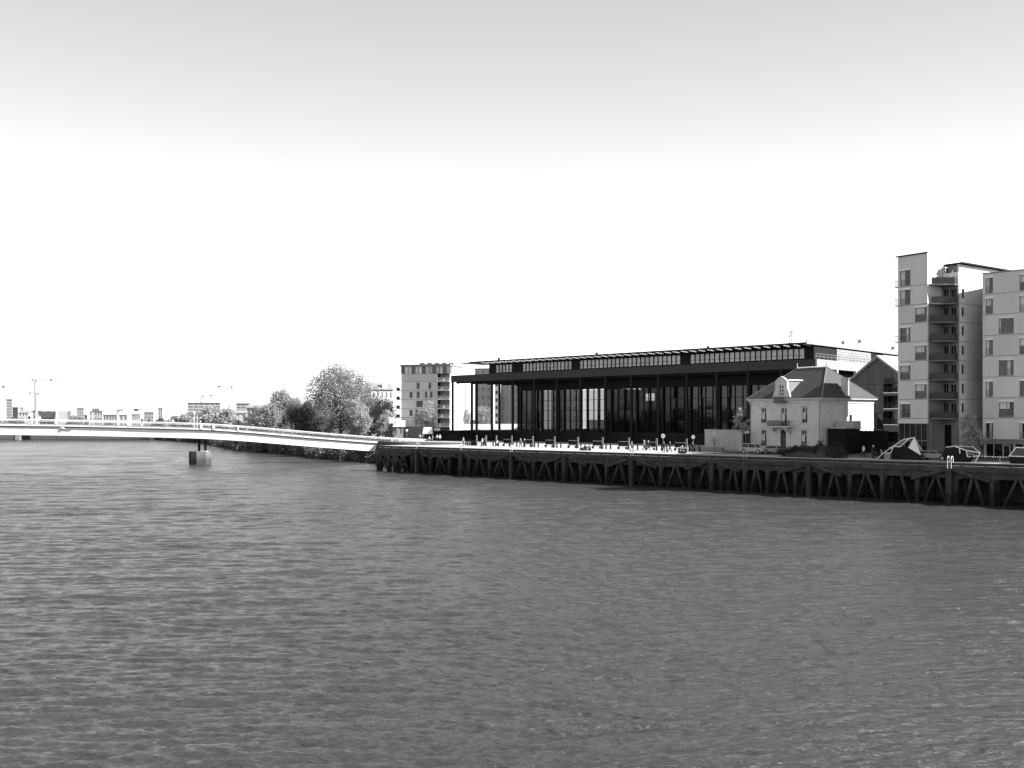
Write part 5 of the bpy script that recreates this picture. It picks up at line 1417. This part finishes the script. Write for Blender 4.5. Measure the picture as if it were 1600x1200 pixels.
# beaded rope barrier
t = thing('rope_barrier', 'sagging rope barrier strung with white beads between the two faceted shelters', 'barrier', on_quay(1562, 141.2), QANG)
m_ = MB(); bd = MB()
for k in range(40):
    q = k / 39; x = -3.3 + 6.6 * q; z = .95 - .12 * math.sin(math.pi * q)
    if k: m_.cyl((x - 6.6 / 39, 0, .95 - .12 * math.sin(math.pi * (k - 1) / 39)), (x, 0, z), .02, n=5)
    if k % 2 == 0: bd = MB(); bd.box(x - .06, x + .06, -.05, .05, z - .05, z + .05); bd.build('bead', M['white'], t)
m_.build('rope', M['steel'], t)
for x in (-3.3, 0, 3.3):
    m_ = MB(); m_.cyl((x, .06, 0), (x, .06, 1.0), .04, n=6); m_.build('post', M['steel'], t)
# ---------------------------------------------------------------- esplanade furniture
PW = 155.0
post_u = [744.7, 759.4, 775.5, 799.5, 832.5, 866.5, 903, 941.6, 982.5, 1026, 1072.7]
pm = MB(); pm.box(-.14, .14, -.14, .14, 0, 2.25); pm.box(-.19, .19, -.19, .19, 0, .12)
ps = thing('stone_post', 'slim grey post standing on the pale esplanade before the colonnade', 'post', on_quay(post_u[0], PW), QANG, 'grey posts along the esplanade')
put('shaft', pm.mesh('shaft', M['postgrey']), ps)
m_ = MB(); m_.box(-.17, .17, -.17, .17, 2.253, 2.3); m_.build('cap', M['steel'], ps)
ORD = 'first second third fourth fifth sixth seventh eighth ninth tenth eleventh'.split()
ps['label'] = 'first slim grey post from the dark steps on the pale esplanade'
for k, u in enumerate(post_u[1:]): clone(ps, on_quay(u, PW), QANG, ORD[k + 1] + ' slim grey post from the dark steps on the pale esplanade')
be = thing('high_backed_bench', 'dark high-backed bench beside a grey post on the pale esplanade', 'bench', (0, 0, 0), 0, 'dark benches on the esplanade')
m_ = MB(); m_.box(-1.15, 1.15, .22, .3, .6, 1.5); m_.build('backrest', M['black'], be)
m_ = MB(); m_.box(-1.15, 1.15, .2, .32, 1.503, 1.56); m_.build('top_rail', M['zinc'], be)
m_ = MB(); m_.box(-1.1, 1.1, -.3, .32, .42, .5); m_.build('seat', M['steel'], be)
for x in (-.95, .95):
    m_ = MB(); m_.box(x - .1, x + .1, -.22, .3, 0, .418); m_.build('leg', M['black'], be)
    m_ = MB(); m_.box(x - .07, x + .07, .14, .218, .5, 1.5); m_.build('back_support', M['black'], be)
first = True
for u in post_u[3:]:
    s = s_at(u, PW) - 1.75
    loc = (*SW(s, PW + .2), GZ)
    nb = locals().get('nb', -1) + 1; lb_ = ORD[nb] + ' dark high-backed bench from the dark steps along the esplanade'
    be['label'] = lb_ if first else be['label']
    if first: be.location = loc; be.rotation_euler = (0, 0, QANG); first = False
    else: clone(be, loc, QANG, lb_)
bo = thing('bollard', 'short dark bollard in the row along the pale esplanade', 'bollard', (0, 0, 0), 0, 'dark bollards along the esplanade')
m_ = MB(); m_.cyl((0, 0, 0), (0, 0, .9), .17, .15, n=8); m_.build('shaft', M['black'], bo)
m_ = MB(); m_.cyl((0, 0, .9), (0, 0, 1.02), .18, .08, n=8); m_.build('cap', M['black'], bo)
sp = [s_at(u, PW) for u in post_u]
locs = []
for i in range(len(sp) - 1):
    a, b = sp[i], sp[i + 1]
    for k in range(3): locs.append(a + (b - a) * (.2 + .17 * k))
for u in (1077, 1085, 1093): locs.append(s_at(u, 153))
for s in np.linspace(s_at(728, 153), s_at(744, 153), 7): locs.append(float(s))
for i, s in enumerate(locs):
    loc = (*SW(s, 153), GZ)
    if i == 0: bo.location = loc; bo.rotation_euler = (0, 0, QANG)
    else: clone(bo, loc, QANG)
def sign(label, loc, rz, shape, mat, h, r):
    t = thing('road_sign', label, 'sign', loc, rz)
    m_ = MB(); m_.cyl((0, .05, 0), (0, .05, h), .035, n=6); m_.build('pole', M['steel'], t)
    m_ = MB()
    if shape == 'disc': m_.cyl((0, 0, h - r), (0, -.03, h - r), r, n=20)
    else: m_.box(-r * 1.5, r * 1.5, -.03, 0, h - r, h)
    m_.build('plate', M[mat], t)
    if shape == 'disc' and mat == 'white':
        m_ = MB(); m_.cyl((0, -.031, h - r), (0, -.036, h - r), r * .3, n=14); m_.build('symbol', M['steel'], t)
    return t
sign('round white road sign above two standing people', (*SW(s_at(1036, 152), 152), GZ), QANG, 'disc', 'white', 3.25, .42)
sign('round white road sign next to a slim standing person', (*SW(s_at(1083, 151), 151), GZ), QANG, 'disc', 'white', 3.1, .36)
sign('round dark sign seen from behind against the villa front', (*SW(s_at(1235, 156), 156), GZ), QANG, 'disc', 'steel', 3.9, .3)
sign('small rectangular pale sign beside the young tree and the villa corner', (*SW(s_at(1165, 157), 157), GZ), QANG, 'rect', 'zinc', 3.9, .5)

# ---------------------------------------------------------------- people
def body_mesh(pose, top, bot):
    P_ = {'stand': dict(hl=(-.1, 0, .92), hr=(.1, 0, .92), kl=(-.12, .0, .5), kr=(.12, -.02, .5), fl=(-.13, .03, .06), fr=(.14, .03, .06), el=(-.27, .05, 1.12), er=(.27, .03, 1.12), wl=(-.27, -.06, .86), wr=(.28, -.05, .86)),
          'walk': dict(hl=(-.09, 0, .92), hr=(.09, 0, .92), kl=(-.1, -.2, .52), kr=(.1, .06, .48), fl=(-.1, -.28, .08), fr=(.1, .36, .1), el=(-.26, .18, 1.13), er=(.26, -.12, 1.13), wl=(-.25, .1, .9), wr=(.25, -.3, .95)),
          'sit': dict(hl=(-.1, 0, .48), hr=(.1, 0, .48), kl=(-.14, -.42, .5), kr=(.14, -.42, .5), fl=(-.14, -.42, .06), fr=(.14, -.42, .06), el=(-.27, -.08, .7), er=(.27, -.08, .7), wl=(-.18, -.32, .56), wr=(.18, -.32, .56)),
          'ground': dict(hl=(-.1, 0, .14), hr=(.1, 0, .14), kl=(-.2, -.35, .42), kr=(.2, -.35, .42), fl=(-.18, -.55, .05), fr=(.18, -.55, .05), el=(-.27, -.1, .38), er=(.27, -.1, .38), wl=(-.2, -.35, .4), wr=(.2, -.35, .4))}[pose]
    hz = P_['hl'][2]
    J = [('pel', (0, 0, hz + .03), .135), ('bel', (0, 0, hz + .22), .125), ('che', (0, .01, hz + .42), .15), ('nek', (0, .0, hz + .57), .06), ('hd0', (0, -.02, hz + .64), .085), ('hd1', (0, -.03, hz + .74), .1), ('hd2', (0, -.02, hz + .83), .06)]
    nm = {j[0]: i for i, j in enumerate(J)}
    def add(k, p, r): nm[k] = len(J); J.append((k, p, r))
    E = [('pel', 'bel'), ('bel', 'che'), ('che', 'nek'), ('nek', 'hd0'), ('hd0', 'hd1'), ('hd1', 'hd2')]
    for s, sg in (('l', -1), ('r', 1)):
        add('h' + s, P_['h' + s], .095); add('k' + s, P_['k' + s], .065); add('f' + s, P_['f' + s], .045)
        f = P_['f' + s]; add('t' + s, (f[0] + sg * .01, f[1] - .15, f[2] - .02), .035)
        add('s' + s, (sg * .19, 0, hz + .5), .065); add('e' + s, P_['e' + s], .045); add('w' + s, P_['w' + s], .034)
        w = Vector(P_['w' + s]); d = (w - Vector(P_['e' + s])).normalized(); add('g' + s, tuple(w + d * .1), .028)
        E += [('pel', 'h' + s), ('h' + s, 'k' + s), ('k' + s, 'f' + s), ('f' + s, 't' + s), ('che', 's' + s), ('s' + s, 'e' + s), ('e' + s, 'w' + s), ('w' + s, 'g' + s)]
    me = bpy.data.meshes.new('skeleton')
    me.from_pydata([j[1] for j in J], [(nm[a], nm[b]) for a, b in E], [])
    o = bpy.data.objects.new('skeleton', me); COL.objects.link(o)
    sk = o.modifiers.new('s', 'SKIN')
    for i, j in enumerate(J):
        d = me.skin_vertices[0].data[i]; k_ = 1.3 if j[0][0] in 'pbcsehkw' and j[0] not in ('hd0', 'hd1', 'hd2') else 1.12; d.radius = (j[2] * k_, k_ * j[2] * (.8 if j[0] in ('che', 'bel', 'pel') else 1)); d.use_root = (i == 0)
    ss = o.modifiers.new('u', 'SUBSURF'); ss.levels = 1
    dg = bpy.context.evaluated_depsgraph_get()
    r = bpy.data.meshes.new_from_object(o.evaluated_get(dg))
    bpy.data.objects.remove(o, do_unlink=True)
    r.materials.clear()
    for k in (top, bot, 'skin', 'tyre'): r.materials.append(M[k])
    jn = [(j[0], Vector(j[1])) for j in J]
    segs = {('pel', 'bel'): 0, ('bel', 'che'): 0, ('che', 'nek'): 0, ('nek', 'hd0'): 2, ('hd0', 'hd1'): 2, ('hd1', 'hd2'): 2}
    jd = dict(jn)
    segl = []
    for a, b in E:
        k = 0 if (a, b) in segs and segs[(a, b)] == 0 else 2 if (a, b) in segs else {'h': 1, 'k': 1, 't': 3, 's': 0, 'e': 0, 'w': 0, 'g': 2, 'f': 1}[b[0]]
        segl.append((jd[a], jd[b], k))
    for p in r.polygons:
        c = p.center; best = (9, 0)
        for a, b, k in segl:
            ab = b - a; q = max(0, min(1, (c - a).dot(ab) / ab.length_squared)); d = (c - (a + ab * q)).length
            if d < best[0]: best = (d, k)
        p.material_index = best[1]; p.use_smooth = True
    hm = MB()
    c = Vector((0, -.02, hz + .78))
    rings = []
    for j in range(4):
        a = j / 4 * R(95); rings.append([hm.pt((c.x + .108 * math.cos(t_) * math.cos(a), c.y + .02 + .12 * math.sin(t_) * math.cos(a), c.z + .115 * math.sin(a) - .01)) for t_ in np.linspace(0, 2 * math.pi, 11)[:-1]])
    for r0_, r1_ in zip(rings, rings[1:]):
        for k in range(10): hm.f.append([r0_[k], r0_[(k + 1) % 10], r1_[(k + 1) % 10], r1_[k]])
    hm.f.append(rings[-1]); hm.f.append(rings[0][::-1])
    return r, hm
BM = {}
def person(label, loc, rz, pose='stand', top='darkcloth', bot='darkcloth', hair='hair', sc=1.0, group=None):
    k = (pose, top, bot)
    if k not in BM: BM[k] = body_mesh(*k)
    t = thing('person', label, 'person', loc, rz, group); t.scale = (sc * 1.14, sc * 1.14, sc * 1.07)
    put('body', BM[k][0], t)
    hk = (pose, hair, 'h')
    if hk not in BM: BM[hk] = BM[k][1].mesh('hair', M[hair], True)
    put('hair', BM[hk], t)
    return t
Q = lambda u, W: on_quay(u, W)
T_ = 'pale top'
person('person with fair hair standing alone in front of the dark plinth', Q(724, 151), 1.0, 'stand', 'midcloth', 'darkcloth', 'skin')
person('person in a pale top walking past the dark steps', Q(753.5, 149), 2.2, 'walk', 'palecloth', 'darkcloth')
person('person in dark clothes walking behind a pale-topped walker at the dark steps', Q(757.5, 150), 2.2, 'walk', 'darkcloth', 'darkcloth')
person('person in white sitting on the bench nearest the dark steps', Q(777, 153.5), 0.4, 'sit', 'palecloth', 'darkcloth')
person('fair-haired person strolling with arms swinging by the second post past the steps', Q(813.5, 149.5), -.6, 'walk', 'midcloth', 'darkcloth', 'skin')
person('tall dark-dressed person standing close to a strolling fair-haired walker', Q(819.5, 149.5), -.3, 'stand', 'darkcloth', 'darkcloth', 'skin')
for u, tp, lab in ((909, 'palecloth', 'person in white sitting on the wharf edge, first of three seated'), (914.5, 'darkcloth', 'person in black seated between two others on the wharf edge'), (921, 'midcloth', 'person in grey seated last of three on the wharf edge')):
    person(lab, Q(u, 143.5), -.2, 'ground', tp, 'darkcloth', 'hair', 1.15)
person('lone walker in grey stepping along the esplanade edge', Q(987, 146), 1.5, 'walk', 'midcloth', 'darkcloth')
person('person in a grey coat with a white hat walking beside a companion', Q(1006.5, 151), 1.4, 'walk', 'midcloth', 'darkcloth', 'palecloth', 1.05)
person('white-haired person in dark clothes beside the grey coat', Q(1013, 151), 1.4, 'walk', 'darkcloth', 'darkcloth', 'palecloth')
person('dark-dressed person standing under the round white sign', Q(1037, 145.5), .3, 'stand', 'darkcloth', 'darkcloth', 'hair', 1.03)
person('dark-dressed walker mid-stride beyond the round white sign', Q(1046.5, 145.5), 1.4, 'walk', 'darkcloth', 'darkcloth', 'hair', 1.05)
person('small child between two dark-dressed adults', Q(1042, 145), .5, 'stand', 'midcloth', 'darkcloth', 'hair', .6)
for u, tp, sc, lab in ((1062.5, 'darkcloth', 1.2, 'person in black sitting on the ground at the wharf edge beside a white-capped friend'), (1066, 'midcloth', 1.25, 'white-capped person sitting on the ground at the wharf edge'), (1070, 'darkcloth', 1.15, 'third person of the seated group leaning by the post')):
    person(lab, Q(u, 143), -.2, 'ground', tp, 'darkcloth', 'palecloth' if sc == 1.25 else 'hair', sc)
person('slim dark-dressed person beneath the second round white sign', Q(1082, 148), .2, 'stand', 'darkcloth', 'darkcloth')
person('person in a pale jacket walking by the dark annexe', Q(1349.5, 146), -1.2, 'walk', 'palecloth', 'darkcloth', 'midcloth', 1.02)
person('fair-haired person in black standing near the motorbike', Q(1364.5, 145.5), .3, 'stand', 'darkcloth', 'darkcloth', 'palecloth', 1.05)
def onb(u, off, label, rz, *a):
    p = bridge_pt(u); n = nor[25]
    person(label, (p.x + n.x * off, p.y + n.y * off, p.z + .85), rz, *(list(a[:4]) + [a[4] * 1.12]))
onb(43, 1.2, 'dark-dressed person striding along the footbridge nearest the cranes', 1.5, 'walk', 'darkcloth', 'darkcloth', 'hair', 1.06)
onb(57, 2.4, 'person in a white top walking ahead of the striding figure on the footbridge', 1.5, 'walk', 'palecloth', 'darkcloth', 'palecloth', .95)
onb(220.5, 1.0, 'slim dark walker on the footbridge before the long white building', -1.5, 'walk', 'darkcloth', 'darkcloth', 'hair', 1.05)
onb(231, 1.6, 'second dark walker on the footbridge close behind the slim one', -1.5, 'walk', 'darkcloth', 'midcloth', 'hair', 1.0)
onb(268, 1.8, 'person in white leaning along the footbridge rail by the round roof', .8, 'walk', 'palecloth', 'darkcloth', 'hair', .92)
onb(431, 1.8, 'dark-dressed person on the sloping part of the footbridge below the domed tree', 1.5, 'walk', 'darkcloth', 'darkcloth', 'hair', .92)
for k, (u, Y, tp, ps_, hr, lab) in enumerate(((596, 263, 'palecloth', 'walk', 'hair', 'person in white stepping onto the lower end of the footbridge'), (601, 266, 'midcloth', 'walk', 'hair', 'person in grey on the lower end of the footbridge'), (644, 272, 'midcloth', 'stand', 'palecloth', 'person with pale hair standing past the bridge end'),
        (656, 268, 'palecloth', 'stand', 'hair', 'tall person in white under the edge of the square canopy'), (661, 269, 'palecloth', 'stand', 'skin', 'second person in white under the middle of the square canopy'),
        (671, 262, 'palecloth', 'sit', 'hair', 'person in white sitting low in front of the canopies'), (676, 261, 'midcloth', 'sit', 'palecloth', 'person in grey sitting low in front of the canopies'),
        (683, 258, 'palecloth', 'stand', 'hair', 'person in white at the plinth corner'), (687.5, 258, 'palecloth', 'stand', 'skin', 'fair person in white against the plinth corner'))):
    x, y = PX(u, Y); z = GZ
    if u < 610: p = bridge_pt(u); x, y, z = p.x + nor[40].x * 1.5, p.y + nor[40].y * 1.5, p.z + .64
    person(lab, (x, y, z), k * .9, ps_, tp, 'darkcloth', hr)
t = thing('globe_lamp', 'round white globe lamp near the bridge end', 'lamp', (*PX(635.5, 266), GZ), 0)
m_ = MB(); m_.cyl((0, 0, 0), (0, 0, 2.6), .05, n=6); m_.build('pole', M['steel'], t)
me = bpy.data.meshes.new('globe'); bm = bmesh.new(); bmesh.ops.create_uvsphere(bm, u_segments=14, v_segments=9, radius=.32); bm.to_mesh(me); bm.free(); me.materials.append(M['white']); put('globe', me, t, (0, 0, 2.85))

# ---------------------------------------------------------------- opposite bank, behind and beside the camera (seen mirrored in the glass)
mb = MB(); mb.poly([(*SW(s, w), 4.5) for s, w in ((-900, -95), (-900, -2500), (900, -2500), (900, -95))])
for (s0_, s1_) in ((-900, 900),): mb.poly([(*SW(s0_, -95), 4.5), (*SW(s1_, -95), 4.5), (*SW(s1_, -92), -2), (*SW(s0_, -92), -2)])
tag(mb.build('opposite_bank', M['earth']), 'level land of the opposite river bank', kind='structure')
rg = np.random.default_rng(9)
lob = [(*SW(float(s), float(-104 - rg.random() * 10)), float(9 + rg.random() * 3), 7.0, 7.0, float(8 + rg.random() * 3.5)) for s in np.arange(-620, 420, 7.5)]
me, _ = leaf_mesh('opposite_treeline', 12, lob, 26000, 1.1, 'leafv', 40, 1.5)
tag(put('opposite_treeline', me), 'long line of trees on the opposite bank', kind='stuff')
